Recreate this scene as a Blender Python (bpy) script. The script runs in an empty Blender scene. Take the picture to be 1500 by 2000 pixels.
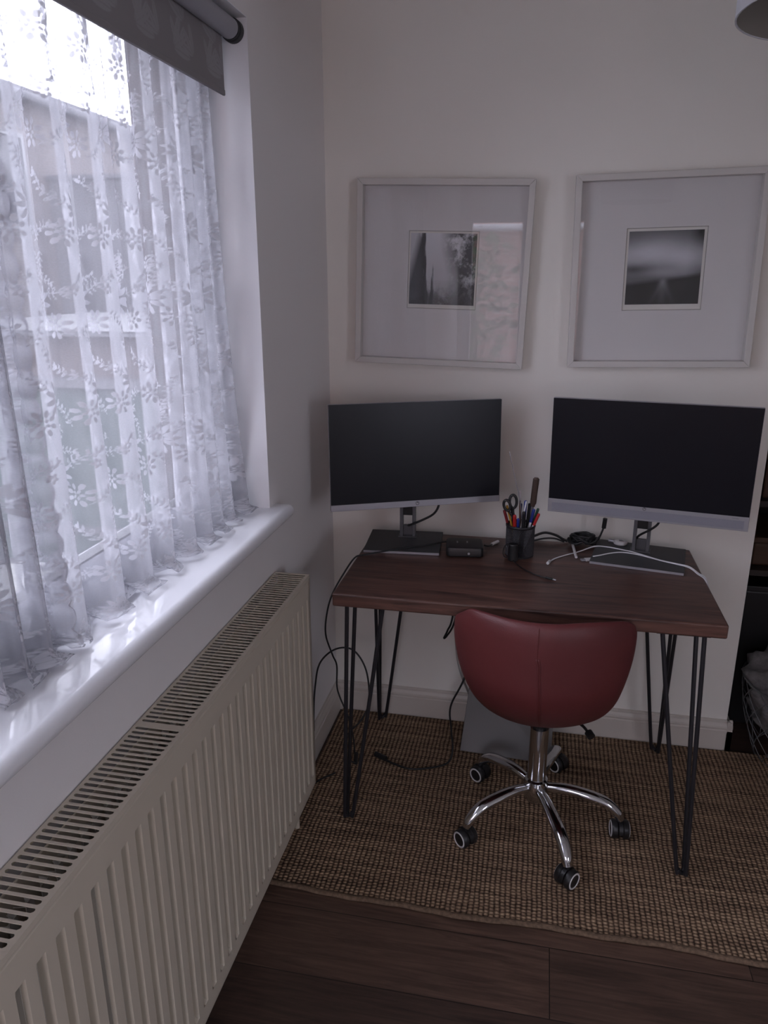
import bpy, bmesh, math, random
import numpy as np
from mathutils import Vector, Matrix
PI = math.pi
random.seed(7)
rng = np.random.default_rng(5)
S = bpy.context.scene
COL = S.collection

# ------------------------------------------------------------------ camera
CAM = Vector((0.6872, -2.4486, 1.5598)); YAW, PITCH, ROLL, FPX = 0.20299, 0.30076, -0.00157, 1481.17
cd = bpy.data.cameras.new('camera'); co = bpy.data.objects.new('camera', cd); COL.objects.link(co)
cy, sy, cp, sp = math.cos(YAW), math.sin(YAW), math.cos(PITCH), math.sin(PITCH)
fw = Vector((-sy*cp, cy*cp, -sp)); r0 = Vector((cy, sy, 0)); u0 = r0.cross(fw)
cr, sr = math.cos(ROLL), math.sin(ROLL)
rt = cr*r0 + sr*u0; up = -sr*r0 + cr*u0
M = Matrix((rt, up, -fw)).transposed().to_4x4(); M.translation = CAM
co.matrix_world = M
cd.sensor_fit = 'VERTICAL'; cd.sensor_height = 36; cd.sensor_width = 27; cd.lens = FPX/2000*36
cd.clip_start = 0.02; cd.clip_end = 200
S.camera = co

# ------------------------------------------------------------------ light and exposure
S.view_settings.view_transform = 'Standard'; S.view_settings.look = 'None'
S.view_settings.exposure = 0.0; S.view_settings.gamma = 1.0
try: S.view_settings.use_curve_mapping = False
except Exception: pass
W = bpy.data.worlds.new('overcast_sky'); S.world = W; W.use_nodes = True
nt = W.node_tree; nt.nodes.clear()
wo = nt.nodes.new('ShaderNodeOutputWorld'); bg = nt.nodes.new('ShaderNodeBackground')
bg.inputs[0].default_value = (0.82, 0.84, 1.0, 1); bg.inputs[1].default_value = 11.0
nt.links.new(bg.outputs[0], wo.inputs[0])
def portal(loc, rot, sx, sz):
    l = bpy.data.lights.new('daylight_portal', 'AREA'); l.shape = 'RECTANGLE'; l.size = sx; l.size_y = sz
    l.cycles.is_portal = True
    o = bpy.data.objects.new('daylight_portal', l); COL.objects.link(o); o.location = loc; o.rotation_euler = rot
portal((-0.30, -1.56, 1.54), (PI/2, 0, -PI/2), 1.9, 1.16)
portal((0.52, -4.0, 1.45), (PI/2, 0, 0), 1.0, 1.2)
portal((3.12, -3.30, 1.40), (PI/2, 0, PI/2), 1.0, 1.1)
S.cycles.max_bounces = 12; S.cycles.diffuse_bounces = 5; S.cycles.transparent_max_bounces = 24
S.cycles.transmission_bounces = 8

# ------------------------------------------------------------------ materials
def newmat(name):
    m = bpy.data.materials.new(name); m.use_nodes = True
    n = m.node_tree; b = n.nodes['Principled BSDF']
    return m, n, b
def mat(name, col, rough=0.5, metal=0.0, bump=0, bscale=200, spec=0.5, var=0.0, vscale=5):
    m, n, b = newmat(name)
    b.inputs['Base Color'].default_value = (*col, 1); b.inputs['Roughness'].default_value = rough
    b.inputs['Metallic'].default_value = metal; b.inputs['Specular IOR Level'].default_value = spec
    tc = n.nodes.new('ShaderNodeTexCoord')
    if bump:
        t = n.nodes.new('ShaderNodeTexNoise'); t.inputs['Scale'].default_value = bscale; t.inputs['Detail'].default_value = 3
        n.links.new(tc.outputs['Object'], t.inputs[0])
        bm_ = n.nodes.new('ShaderNodeBump'); bm_.inputs['Strength'].default_value = bump; bm_.inputs['Distance'].default_value = 0.002
        n.links.new(t.outputs[0], bm_.inputs['Height']); n.links.new(bm_.outputs[0], b.inputs['Normal'])
    if var:
        t = n.nodes.new('ShaderNodeTexNoise'); t.inputs['Scale'].default_value = vscale; t.inputs['Detail'].default_value = 4
        n.links.new(tc.outputs['Object'], t.inputs[0])
        r = n.nodes.new('ShaderNodeValToRGB')
        r.color_ramp.elements[0].position = 0.3; r.color_ramp.elements[1].position = 0.7
        r.color_ramp.elements[0].color = (*[c*(1-var) for c in col], 1); r.color_ramp.elements[1].color = (*[min(1, c*(1+var)) for c in col], 1)
        n.links.new(t.outputs[0], r.inputs[0]); n.links.new(r.outputs[0], b.inputs['Base Color'])
    return m
def math_node(n, op, a, b=None, c=None):
    x = n.nodes.new('ShaderNodeMath'); x.operation = op
    for i, v in enumerate((a, b, c)):
        if v is None: continue
        if isinstance(v, (int, float)): x.inputs[i].default_value = v
        else: n.links.new(v, x.inputs[i])
    return x.outputs[0]
def wood(name, c1, c2, scale, rough=0.5, stretch=(1, 12, 12), bump=0.15, planks=None, dark=None):
    m, n, b = newmat(name); tc = n.nodes.new('ShaderNodeTexCoord')
    mp = n.nodes.new('ShaderNodeMapping'); mp.inputs['Scale'].default_value = stretch
    n.links.new(tc.outputs['Object'], mp.inputs[0])
    t = n.nodes.new('ShaderNodeTexNoise'); t.inputs['Scale'].default_value = scale; t.inputs['Detail'].default_value = 8; t.inputs['Roughness'].default_value = 0.65
    t.inputs['Distortion'].default_value = 0.8
    vec = mp.outputs[0]
    if planks:
        bk = n.nodes.new('ShaderNodeTexBrick'); bk.offset = 0.37; bk.inputs['Scale'].default_value = 1
        bk.inputs['Brick Width'].default_value = planks[0]; bk.inputs['Row Height'].default_value = planks[1]
        bk.inputs['Mortar Size'].default_value = planks[2]; bk.inputs['Mortar Smooth'].default_value = 0.1
        bk.inputs['Color1'].default_value = (0, 0, 0, 1); bk.inputs['Color2'].default_value = (1, 1, 1, 1); bk.inputs['Mortar'].default_value = (0.5, 0.5, 0.5, 1)
        n.links.new(tc.outputs['Object'], bk.inputs[0])
        va = n.nodes.new('ShaderNodeVectorMath'); va.operation = 'ADD'
        sc = n.nodes.new('ShaderNodeVectorMath'); sc.operation = 'SCALE'; sc.inputs['Scale'].default_value = 9
        n.links.new(bk.outputs['Color'], sc.inputs[0]); n.links.new(mp.outputs[0], va.inputs[0]); n.links.new(sc.outputs[0], va.inputs[1]); vec = va.outputs[0]
    n.links.new(vec, t.inputs[0])
    r = n.nodes.new('ShaderNodeValToRGB'); r.color_ramp.elements[0].position = 0.3; r.color_ramp.elements[1].position = 0.72
    r.color_ramp.elements[0].color = (*c1, 1); r.color_ramp.elements[1].color = (*c2, 1)
    n.links.new(t.outputs[0], r.inputs[0]); out = r.outputs[0]
    if planks:
        mx = n.nodes.new('ShaderNodeMix'); mx.data_type = 'RGBA'; mx.blend_type = 'MULTIPLY'; mx.inputs[0].default_value = 1
        r2 = n.nodes.new('ShaderNodeValToRGB'); r2.color_ramp.elements[0].color = (0.62, 0.6, 0.6, 1); r2.color_ramp.elements[1].color = (1.25, 1.2, 1.15, 1)
        n.links.new(bk.outputs['Color'], r2.inputs[0]); n.links.new(out, mx.inputs[6]); n.links.new(r2.outputs[0], mx.inputs[7])
        m2 = n.nodes.new('ShaderNodeMix'); m2.data_type = 'RGBA'; n.links.new(bk.outputs['Fac'], m2.inputs[0]); n.links.new(mx.outputs[2], m2.inputs[6])
        m2.inputs[7].default_value = (*(dark or (0.01, 0.007, 0.005)), 1); out = m2.outputs[2]
    n.links.new(out, b.inputs['Base Color']); b.inputs['Roughness'].default_value = rough
    bp = n.nodes.new('ShaderNodeBump'); bp.inputs['Strength'].default_value = bump; bp.inputs['Distance'].default_value = 0.001
    n.links.new(t.outputs[0], bp.inputs['Height']); n.links.new(bp.outputs[0], b.inputs['Normal'])
    return m
def jute():
    m, n, b = newmat('jute_weave'); tc = n.nodes.new('ShaderNodeTexCoord')
    nz = n.nodes.new('ShaderNodeTexNoise'); nz.inputs['Scale'].default_value = 9; nz.inputs['Detail'].default_value = 2
    n.links.new(tc.outputs['Object'], nz.inputs[0])
    ad = n.nodes.new('ShaderNodeVectorMath'); ad.operation = 'MULTIPLY_ADD'
    n.links.new(nz.outputs['Color'], ad.inputs[0]); ad.inputs[1].default_value = (0.014, 0.010, 0); n.links.new(tc.outputs['Object'], ad.inputs[2])
    sx = n.nodes.new('ShaderNodeSeparateXYZ'); n.links.new(ad.outputs[0], sx.inputs[0])
    # loops in ribs that run front to back: 12 mm pitch across, 8 mm along, every second rib shifted by half a loop
    rib = math_node(n, 'DIVIDE', sx.outputs[0], 0.0135)
    ribf = math_node(n, 'FLOOR', rib)
    odd = math_node(n, 'MULTIPLY', math_node(n, 'MODULO', ribf, 2.0), 0.25)
    row = math_node(n, 'ADD', math_node(n, 'DIVIDE', sx.outputs[1], 0.0105), odd)
    sa = math_node(n, 'ABSOLUTE', math_node(n, 'SINE', math_node(n, 'MULTIPLY', rib, PI)))
    sb = math_node(n, 'ABSOLUTE', math_node(n, 'SINE', math_node(n, 'MULTIPLY', row, PI)))
    h = math_node(n, 'MULTIPLY', math_node(n, 'POWER', sa, 0.8), math_node(n, 'POWER', sb, 0.45))
    # streaks of darker and lighter yarn along each row
    mp = n.nodes.new('ShaderNodeMapping'); mp.inputs['Scale'].default_value = (3, 70, 1); n.links.new(tc.outputs['Object'], mp.inputs[0])
    st = n.nodes.new('ShaderNodeTexNoise'); st.inputs['Scale'].default_value = 1; st.inputs['Detail'].default_value = 3; n.links.new(mp.outputs[0], st.inputs[0])
    fi = n.nodes.new('ShaderNodeTexNoise'); fi.inputs['Scale'].default_value = 160; fi.inputs['Detail'].default_value = 2; n.links.new(tc.outputs['Object'], fi.inputs[0])
    v = math_node(n, 'ADD', math_node(n, 'MULTIPLY', h, 0.62), math_node(n, 'ADD', math_node(n, 'MULTIPLY', math_node(n, 'SUBTRACT', st.outputs[0], 0.5), 0.75), math_node(n, 'MULTIPLY', math_node(n, 'SUBTRACT', fi.outputs[0], 0.5), 0.6)))
    r = n.nodes.new('ShaderNodeValToRGB'); e = r.color_ramp.elements
    e[0].position = 0.02; e[0].color = (0.046, 0.027, 0.018, 1); e[1].position = 0.85; e[1].color = (0.58, 0.41, 0.26, 1)
    x = e.new(0.42); x.color = (0.26, 0.168, 0.108, 1)
    n.links.new(v, r.inputs[0]); n.links.new(r.outputs[0], b.inputs['Base Color']); b.inputs['Roughness'].default_value = 0.9
    b.inputs['Specular IOR Level'].default_value = 0.2
    bp = n.nodes.new('ShaderNodeBump'); bp.inputs['Strength'].default_value = 0.9; bp.inputs['Distance'].default_value = 0.004
    n.links.new(h, bp.inputs['Height']); n.links.new(bp.outputs[0], b.inputs['Normal'])
    return m
def brick(name, c1, c2, mortar):
    m, n, b = newmat(name); tc = n.nodes.new('ShaderNodeTexCoord')
    sx = n.nodes.new('ShaderNodeSeparateXYZ'); n.links.new(tc.outputs['Object'], sx.inputs[0])
    cb = n.nodes.new('ShaderNodeCombineXYZ'); n.links.new(math_node(n, 'ADD', sx.outputs[0], sx.outputs[1]), cb.inputs[0]); n.links.new(sx.outputs[2], cb.inputs[1])
    bk = n.nodes.new('ShaderNodeTexBrick'); bk.inputs['Scale'].default_value = 1
    bk.inputs['Brick Width'].default_value = 0.225; bk.inputs['Row Height'].default_value = 0.075; bk.inputs['Mortar Size'].default_value = 0.006
    bk.inputs['Color1'].default_value = (*c1, 1); bk.inputs['Color2'].default_value = (*c2, 1); bk.inputs['Mortar'].default_value = (*mortar, 1)
    n.links.new(cb.outputs[0], bk.inputs[0]); n.links.new(bk.outputs[0], b.inputs['Base Color']); b.inputs['Roughness'].default_value = 0.9
    return m
def pane_mat(name, tint=(1, 1, 1)):
    m = bpy.data.materials.new(name); m.use_nodes = True; n = m.node_tree; n.nodes.clear()
    o = n.nodes.new('ShaderNodeOutputMaterial'); mx = n.nodes.new('ShaderNodeMixShader'); tr = n.nodes.new('ShaderNodeBsdfTransparent')
    gl = n.nodes.new('ShaderNodeBsdfGlossy'); fr = n.nodes.new('ShaderNodeFresnel'); 
    ge = n.nodes.new('ShaderNodeNewGeometry'); n.links.new(math_node(n, 'SUBTRACT', 1.5, math_node(n, 'MULTIPLY', ge.outputs['Backfacing'], 1.5-1/1.5)), fr.inputs[0])   # same reflectance at both faces
    tr.inputs[0].default_value = (*tint, 1); gl.inputs['Roughness'].default_value = 0.003
    n.links.new(fr.outputs[0], mx.inputs[0])
    n.links.new(tr.outputs[0], mx.inputs[1]); n.links.new(gl.outputs[0], mx.inputs[2]); n.links.new(mx.outputs[0], o.inputs[0])
    return m
def lace_mat():
    m = bpy.data.materials.new('white_lace'); m.use_nodes = True; n = m.node_tree; n.nodes.clear()
    o = n.nodes.new('ShaderNodeOutputMaterial'); mx = n.nodes.new('ShaderNodeMixShader'); tr = n.nodes.new('ShaderNodeBsdfTransparent')
    df = n.nodes.new('ShaderNodeBsdfDiffuse'); tl = n.nodes.new('ShaderNodeBsdfTranslucent'); m2 = n.nodes.new('ShaderNodeMixShader')
    df.inputs[0].default_value = (0.62, 0.62, 0.66, 1); tl.inputs[0].default_value = (0.44, 0.44, 0.475, 1)
    at = n.nodes.new('ShaderNodeAttribute'); at.attribute_name = 'motif'
    uv = n.nodes.new('ShaderNodeUVMap'); uv.uv_map = 'cloth'
    nz = n.nodes.new('ShaderNodeTexNoise'); nz.inputs['Scale'].default_value = 260; nz.inputs['Detail'].default_value = 1; n.links.new(uv.outputs[0], nz.inputs[0])
    v = math_node(n, 'ADD', at.outputs['Fac'], math_node(n, 'MULTIPLY', math_node(n, 'SUBTRACT', nz.outputs[0], 0.5), 0.25))
    mr = n.nodes.new('ShaderNodeMapRange'); mr.interpolation_type = 'SMOOTHSTEP'
    mr.inputs['From Min'].default_value = -0.12; mr.inputs['From Max'].default_value = 0.12; mr.inputs['To Min'].default_value = 0.0; mr.inputs['To Max'].default_value = 1.0
    n.links.new(v, mr.inputs[0])
    # net ground: fine threads
    n2 = n.nodes.new('ShaderNodeTexNoise'); n2.inputs['Scale'].default_value = 420; n2.inputs['Detail'].default_value = 2; n.links.new(uv.outputs[0], n2.inputs[0])
    net = math_node(n, 'ADD', NET, math_node(n, 'MULTIPLY', math_node(n, 'SUBTRACT', n2.outputs[0], 0.5), 0.12))
    fac = n.nodes.new('ShaderNodeMix'); fac.data_type = 'FLOAT'; n.links.new(mr.outputs[0], fac.inputs[0]); n.links.new(net, fac.inputs[2]); fac.inputs[3].default_value = SOLID
    n.links.new(math_node(n, 'SUBTRACT', 0.58, math_node(n, 'MULTIPLY', mr.outputs[0], 0.26)), m2.inputs[0])      # the dense flowers let less light through than the net
    n.links.new(df.outputs[0], m2.inputs[1]); n.links.new(tl.outputs[0], m2.inputs[2])
    n.links.new(fac.outputs[0], mx.inputs[0]); n.links.new(tr.outputs[0], mx.inputs[1]); n.links.new(m2.outputs[0], mx.inputs[2]); n.links.new(mx.outputs[0], o.inputs[0])
    return m
NET, SOLID = 0.44, 0.93
def attr_mat(name, rough=0.5):
    m, n, b = newmat(name); a = n.nodes.new('ShaderNodeAttribute'); a.attribute_name = 'ink'
    n.links.new(a.outputs['Color'], b.inputs['Base Color']); b.inputs['Roughness'].default_value = rough
    return m

X = {}
X['wall_cream'] = mat('cream_wall_paint', (0.82, 0.79, 0.74), 0.75, bump=0.08, bscale=300)
X['wall_grey'] = mat('grey_wall_paint', (0.80, 0.775, 0.77), 0.75, bump=0.08, bscale=300)
X['reveal'] = mat('white_reveal_paint', (0.82, 0.82, 0.84), 0.5)
X['ceil'] = mat('ceiling_paint', (0.82, 0.80, 0.78), 0.9)
X['skirt'] = mat('skirting_paint', (0.60, 0.55, 0.50), 0.4)
X['sill'] = mat('gloss_sill_paint', (0.82, 0.82, 0.85), 0.07)
X['upvc'] = mat('white_upvc', (0.75, 0.76, 0.80), 0.3)
X['gasket'] = mat('black_gasket', (0.02, 0.02, 0.022), 0.6)
X['rad'] = mat('cream_enamel', (0.57, 0.51, 0.415), 0.4)
X['radin'] = mat('radiator_inner_enamel', (0.46, 0.43, 0.38), 0.6)
X['floor'] = wood('dark_wood_planks', (0.045, 0.027, 0.021), (0.135, 0.082, 0.06), 5, 0.45, (1, 14, 14), 0.1, planks=(1.25, 0.19, 0.0012))
X['desk'] = wood('dark_stained_wood', (0.020, 0.0095, 0.008), (0.165, 0.078, 0.058), 4.0, 0.36, (1, 11, 11), 0.3)
X['rug'] = jute()
X['rughem'] = mat('jute_binding', (0.15, 0.095, 0.06), 0.9, bump=0.8, bscale=250, var=0.3, vscale=120)
X['blackmetal'] = mat('black_steel', (0.035, 0.033, 0.038), 0.42, 0.5)
X['cable'] = mat('black_cable', (0.010, 0.010, 0.011), 0.45)
X['wcable'] = mat('white_cable', (0.75, 0.74, 0.76), 0.4)
X['gcable'] = mat('grey_cable', (0.36, 0.33, 0.31), 0.5)
X['silver'] = mat('silver_plastic', (0.36, 0.35, 0.38), 0.38, 0.4)
X['silverdark'] = mat('grey_metal', (0.13, 0.13, 0.14), 0.45, 0.5)
X['basegrey'] = mat('dark_grey_base', (0.055, 0.055, 0.058), 0.5, 0.2)
X['grille'] = mat('speaker_cloth', (0.27, 0.27, 0.31), 0.8, bump=0.8, bscale=900)
X['screen'] = mat('black_screen', (0.008, 0.008, 0.012), 0.30, spec=0.25)
X['bezel'] = mat('black_bezel', (0.012, 0.012, 0.013), 0.4)
X['leather'] = mat('red_leatherette', (0.115, 0.0235, 0.0245), 0.45, bump=0.25, bscale=500, var=0.08, vscale=8)
X['seam'] = mat('seam_thread', (0.10, 0.016, 0.014), 0.6)
X['chrome'] = mat('chrome', (0.62, 0.62, 0.64), 0.09, 1.0)
X['blackplastic'] = mat('black_plastic', (0.012, 0.011, 0.012), 0.4)
X['whiteplastic'] = mat('white_plastic', (0.62, 0.60, 0.60), 0.4)
X['frame'] = mat('white_frame_paint', (0.60, 0.575, 0.55), 0.45)
X['matboard'] = mat('white_mount_board', (0.62, 0.60, 0.60), 0.8)
X['paper'] = mat('print_paper', (0.66, 0.64, 0.60), 0.7)
X['bevel'] = mat('mount_bevel', (0.42, 0.40, 0.38), 0.7)
X['ink'] = attr_mat('printed_ink', 0.6)
X['pane'] = pane_mat('clear_glass')
X['blind'] = attr_mat('leaf_patterned_blind', 0.9)
X['tube'] = mat('blind_tube', (0.32, 0.32, 0.35), 0.5)
X['lace'] = lace_mat()
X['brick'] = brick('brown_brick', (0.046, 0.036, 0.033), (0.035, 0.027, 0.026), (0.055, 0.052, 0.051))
X['pinkbrick'] = brick('pink_brick', (0.50, 0.27, 0.22), (0.42, 0.22, 0.18), (0.5, 0.45, 0.42))
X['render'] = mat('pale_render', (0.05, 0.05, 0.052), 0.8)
X['paving'] = mat('grey_paving', (0.22, 0.22, 0.21), 0.9, var=0.2)
X['green'] = mat('green_paint', (0.021, 0.036, 0.030), 0.5)
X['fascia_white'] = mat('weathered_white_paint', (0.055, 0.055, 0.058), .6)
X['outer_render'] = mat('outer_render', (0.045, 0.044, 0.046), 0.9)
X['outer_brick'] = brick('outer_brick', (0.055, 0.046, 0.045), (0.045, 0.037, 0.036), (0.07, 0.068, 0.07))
X['slate'] = mat('slate_roof', (0.05, 0.05, 0.055), 0.8)
X['leaf'] = mat('hedge_leaves', (0.06, 0.11, 0.035), 0.7, var=0.5, vscale=30)
X['brownfence'] = wood('fence_boards', (0.03, 0.022, 0.02), (0.06, 0.045, 0.04), 3, 0.7, (14, 14, 1))
X['bookcase'] = wood('black_brown_board', (0.010, 0.007, 0.006), (0.022, 0.014, 0.011), 2, 0.6, (1, 1, 12))
X['brownbox'] = wood('brown_box_wood', (0.04, 0.018, 0.008), (0.07, 0.032, 0.014), 3, 0.6)
X['blanket'] = mat('grey_knit', (0.19, 0.18, 0.18), 0.95, bump=1, bscale=120, var=0.3, vscale=40)
X['wire'] = mat('grey_wire', (0.16, 0.16, 0.165), 0.45, 0.5)
X['shadecloth'] = mat('white_shade_fabric', (0.55, 0.55, 0.58), 0.85, bump=0.3, bscale=400)
X['shadein'] = mat('grey_shade_lining', (0.20, 0.18, 0.16), 0.9)
X['board'] = mat('grey_aluminium_lid', (0.17, 0.16, 0.155), 0.5, 0.3)

# ------------------------------------------------------------------ helpers (everything is modelled in world coordinates)
def origin(o):
    v = Vector((0, 0, 0))
    while o is not None: v = v + o.location; o = o.parent
    return v
def obj(name, bm, m, parent=None, loc=None, smooth=False, bevel=0, bseg=2, solid=0, angle=40):
    me = bpy.data.meshes.new(name)
    base = origin(parent) if parent is not None else Vector((0, 0, 0))
    l = Vector(loc) - base if loc is not None else Vector((0, 0, 0))
    bmesh.ops.recalc_face_normals(bm, faces=bm.faces) if not solid else None
    bmesh.ops.translate(bm, verts=bm.verts, vec=-(base+l))
    bm.to_mesh(me); bm.free()
    ms = m if isinstance(m, (list, tuple)) else [m]
    for k in ms: me.materials.append(X[k] if isinstance(k, str) else k)
    o = bpy.data.objects.new(name, me); COL.objects.link(o)
    o.parent = parent; o.location = l
    if smooth:
        for p in me.polygons: p.use_smooth = True
        if smooth == 'auto': sharp(me, angle)
    if bevel:
        b = o.modifiers.new('bevel', 'BEVEL'); b.width = bevel; b.segments = bseg; b.limit_method = 'ANGLE'; b.angle_limit = math.radians(40)
    return o
def sharp(me, deg):
    try: me.set_sharp_from_angle(angle=math.radians(deg))
    except Exception: pass
def tag(o, label=None, cat=None, group=None, kind=None):
    if label: o['label'] = label
    if cat: o['category'] = cat
    if group: o['group'] = group
    if kind: o['kind'] = kind
    return o
def thing(name, loc, label, cat, group=None):
    o = bpy.data.objects.new(name, None); COL.objects.link(o); o.location = loc; o.empty_display_size = 0.05
    return tag(o, label, cat, group)
def struct(name, bm, m, parent=None, label=None, **k):
    o = obj(name, bm, m, parent, **k)
    if parent is None: tag(o, label or name.replace('_', ' '), cat={'w': 'wall', 'f': 'floor', 'c': 'ceiling', 'b': 'skirting board', 't': 'trim'}.get(name[0], 'structure'), kind='structure')
    return o
def box(bm, a, b, mat_index=0, T=None):
    x0, y0, z0 = a; x1, y1, z1 = b
    vs = [bm.verts.new(p) for p in ((x0,y0,z0),(x1,y0,z0),(x1,y1,z0),(x0,y1,z0),(x0,y0,z1),(x1,y0,z1),(x1,y1,z1),(x0,y1,z1))]
    fs = [bm.faces.new([vs[i] for i in f]) for f in ((0,3,2,1),(4,5,6,7),(0,1,5,4),(1,2,6,5),(2,3,7,6),(3,0,4,7))]
    for f in fs: f.material_index = mat_index
    if T is not None: bmesh.ops.transform(bm, matrix=T, verts=vs)
    return vs
def B(a, b, T=None):
    bm = bmesh.new(); box(bm, a, b, 0, T); return bm
def cyl(bm, p0, p1, r0, r1=None, seg=24, cap=True):
    r1 = r0 if r1 is None else r1
    p0, p1 = Vector(p0), Vector(p1); d = (p1-p0).normalized()
    a = d.orthogonal().normalized(); b = d.cross(a)
    R = []
    for p, r in ((p0, r0), (p1, r1)):
        R.append([bm.verts.new(p + a*math.cos(2*PI*i/seg)*r + b*math.sin(2*PI*i/seg)*r) for i in range(seg)])
    for i in range(seg):
        j = (i+1) % seg; bm.faces.new((R[0][i], R[0][j], R[1][j], R[1][i]))
    if cap: bm.faces.new(R[0][::-1]); bm.faces.new(R[1])
def spline(pts, n=10):
    P = [Vector(p) for p in pts]
    if len(P) < 3: return P
    Q = [P[0]*2-P[1]] + P + [P[-1]*2-P[-2]]; out = []
    for i in range(1, len(Q)-2):
        for k in range(n):
            t = k/n; a, b, c, d = Q[i-1], Q[i], Q[i+1], Q[i+2]
            out.append(0.5*((2*b)+(c-a)*t+(2*a-5*b+4*c-d)*t*t+(-a+3*b-3*c+d)*t**3))
    out.append(P[-1]); return out
def tube(bm, pts, r, seg=10, smooth=8, closed=False):
    """r: radius, (ra, rb) ellipse, or a function of 0..1 giving either"""
    P = spline(pts, smooth) if smooth else [Vector(p) for p in pts]
    n = len(P); rings = []; prev = None
    for i, p in enumerate(P):
        t = (P[min(i+1, n-1)]-P[max(i-1, 0)])
        if closed: t = P[(i+1) % n]-P[i-1]
        t.normalize()
        if prev is None: a = (Vector((0, 0, 1)) if abs(t.z) < 0.9 else Vector((0, 1, 0)))
        else: a = prev
        a = (a - t*a.dot(t)).normalized(); prev = a; b = t.cross(a)
        rr = r(i/(n-1)) if callable(r) else r
        ra, rb = rr if isinstance(rr, tuple) else (rr, rr)
        rings.append([bm.verts.new(p + a*math.cos(2*PI*k/seg)*ra + b*math.sin(2*PI*k/seg)*rb) for k in range(seg)])
    m = n if closed else n-1
    for i in range(m):
        A, Bq = rings[i], rings[(i+1) % n]
        for k in range(seg):
            l = (k+1) % seg; bm.faces.new((A[k], A[l], Bq[l], Bq[k]))
    if not closed: bm.faces.new(rings[0][::-1]); bm.faces.new(rings[-1])
def T(pts, r, seg=10, smooth=8, closed=False):
    bm = bmesh.new(); tube(bm, pts, r, seg, smooth, closed); return bm
def Cy(p0, p1, r0, r1=None, seg=24):
    bm = bmesh.new(); cyl(bm, p0, p1, r0, r1, seg); return bm
def lathe(bm, c, prof, seg=40, axis=Vector((0, 0, 1))):
    c = Vector(c); axis = axis.normalized(); a = axis.orthogonal().normalized(); b = axis.cross(a); rings = []
    for r, h in prof:
        rings.append([bm.verts.new(c + axis*h + (a*math.cos(2*PI*i/seg)+b*math.sin(2*PI*i/seg))*r) for i in range(seg)])
    for i in range(len(rings)-1):
        for k in range(seg):
            l = (k+1) % seg; bm.faces.new((rings[i][k], rings[i][l], rings[i+1][l], rings[i+1][k]))
    return rings
def extrude_profile(bm, prof, place, p0, p1):
    """prof: closed 2-D outline; place(a, b, s) gives the 3-D point"""
    A = [bm.verts.new(place(a, b, p0)) for a, b in prof]; Bq = [bm.verts.new(place(a, b, p1)) for a, b in prof]; n = len(prof)
    for i in range(n):
        j = (i+1) % n; bm.faces.new((A[i], A[j], Bq[j], Bq[i]))
    bm.faces.new(A[::-1]); bm.faces.new(Bq)

# ------------------------------------------------------------------ room shell
ZC = 2.5; XR = 3.0; YR = -3.9
WY0, WY1, WZ0, WZ1 = -2.52, -0.616, 0.972, 2.112       # window opening
wl = bmesh.new()
box(wl, (-0.28, YR-.1, -.02), (0, 0.15, WZ0-0.036)); box(wl, (-0.28, YR-.1, WZ1), (0, 0.15, ZC))
box(wl, (-0.28, WY1, WZ0-0.036), (0, 0.15, WZ1)); box(wl, (-0.28, YR-.1, WZ0-0.036), (0, WY0, WZ1))
struct('wall_left', wl, 'wall_grey', label='grey painted wall with the window')
rv = bmesh.new()
box(rv, (-0.16, WY1-0.002, WZ0), (0.0005, WY1, WZ1)); box(rv, (-0.16, WY0, WZ0), (0.0005, WY0+0.002, WZ1)); box(rv, (-0.16, WY0, WZ1-0.002), (0.0005, WY1, WZ1))
struct('trim_1', rv, 'reveal', label='white painted reveal lining the window opening')
struct('wall_back', B((0, 0, -.02), (1.376, 0.14, ZC)), 'wall_cream', label='cream wall behind the desk')
wr = bmesh.new()
box(wr, (1.376, 0.62, -.02), (XR, 0.72, ZC)); box(wr, (1.34, 0.14, -.02), (1.376, 0.62, ZC)); 

RW0, RW1, RZ0, RZ1 = -3.75, -2.90, 0.85, 1.90          # added window for fill light, unseen, behind and right of the camera
box(wr, (XR, RW1, -.02), (XR+0.1, 0.72, ZC)); box(wr, (XR, YR, -.02), (XR+0.1, RW0, ZC)); box(wr, (XR, RW0, -.02), (XR+0.1, RW1, RZ0)); box(wr, (XR, RW0, RZ1), (XR+0.1, RW1, ZC))
struct('wall_right', wr, 'wall_cream', label='walls of the dark recess and the right side')
DX0, DX1, DZ1 = 0.04, 1.0, 2.02
wq = bmesh.new()
box(wq, (0, YR-.1, -.02), (DX0, YR, ZC)); box(wq, (DX1, YR-.1, -.02), (XR, YR, ZC)); box(wq, (DX0, YR-.1, DZ1), (DX1, YR, ZC))
struct('wall_rear', wq, 'wall_cream', label='wall behind the camera with the glazed door')
struct('floor', B((0, YR-.1, -0.02), (XR, 0.62, 0)), 'floor', label='dark wood plank floor')
struct('ceiling', B((-0.28, YR-.1, ZC), (XR+.1, 0.72, ZC+0.1)), 'ceil', label='ceiling')

SK = [(0, 0), (0.018, 0), (0.018, 0.080), (0.0155, 0.083), (0.0155, 0.087), (0.0175, 0.090), (0.0165, 0.097), (0.012, 0.104), (0.0105, 0.107), (0.0105, 0.112), (0.006, 0.116), (0, 0.116)]
b = bmesh.new(); extrude_profile(b, SK, lambda a, h, s: (s, -a, h), 0.0, 1.376+0.018)
extrude_profile(b, SK, lambda a, h, s: (1.376+a, s, h), -0.018, 0.14)
struct('baseboard_back', b, 'skirt', label='cream moulded skirting board under the back wall')
b = bmesh.new(); extrude_profile(b, SK, lambda a, h, s: (a, s, h), -0.018, YR)
struct('baseboard_left', b, 'skirt', label='skirting board behind the radiator')

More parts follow.
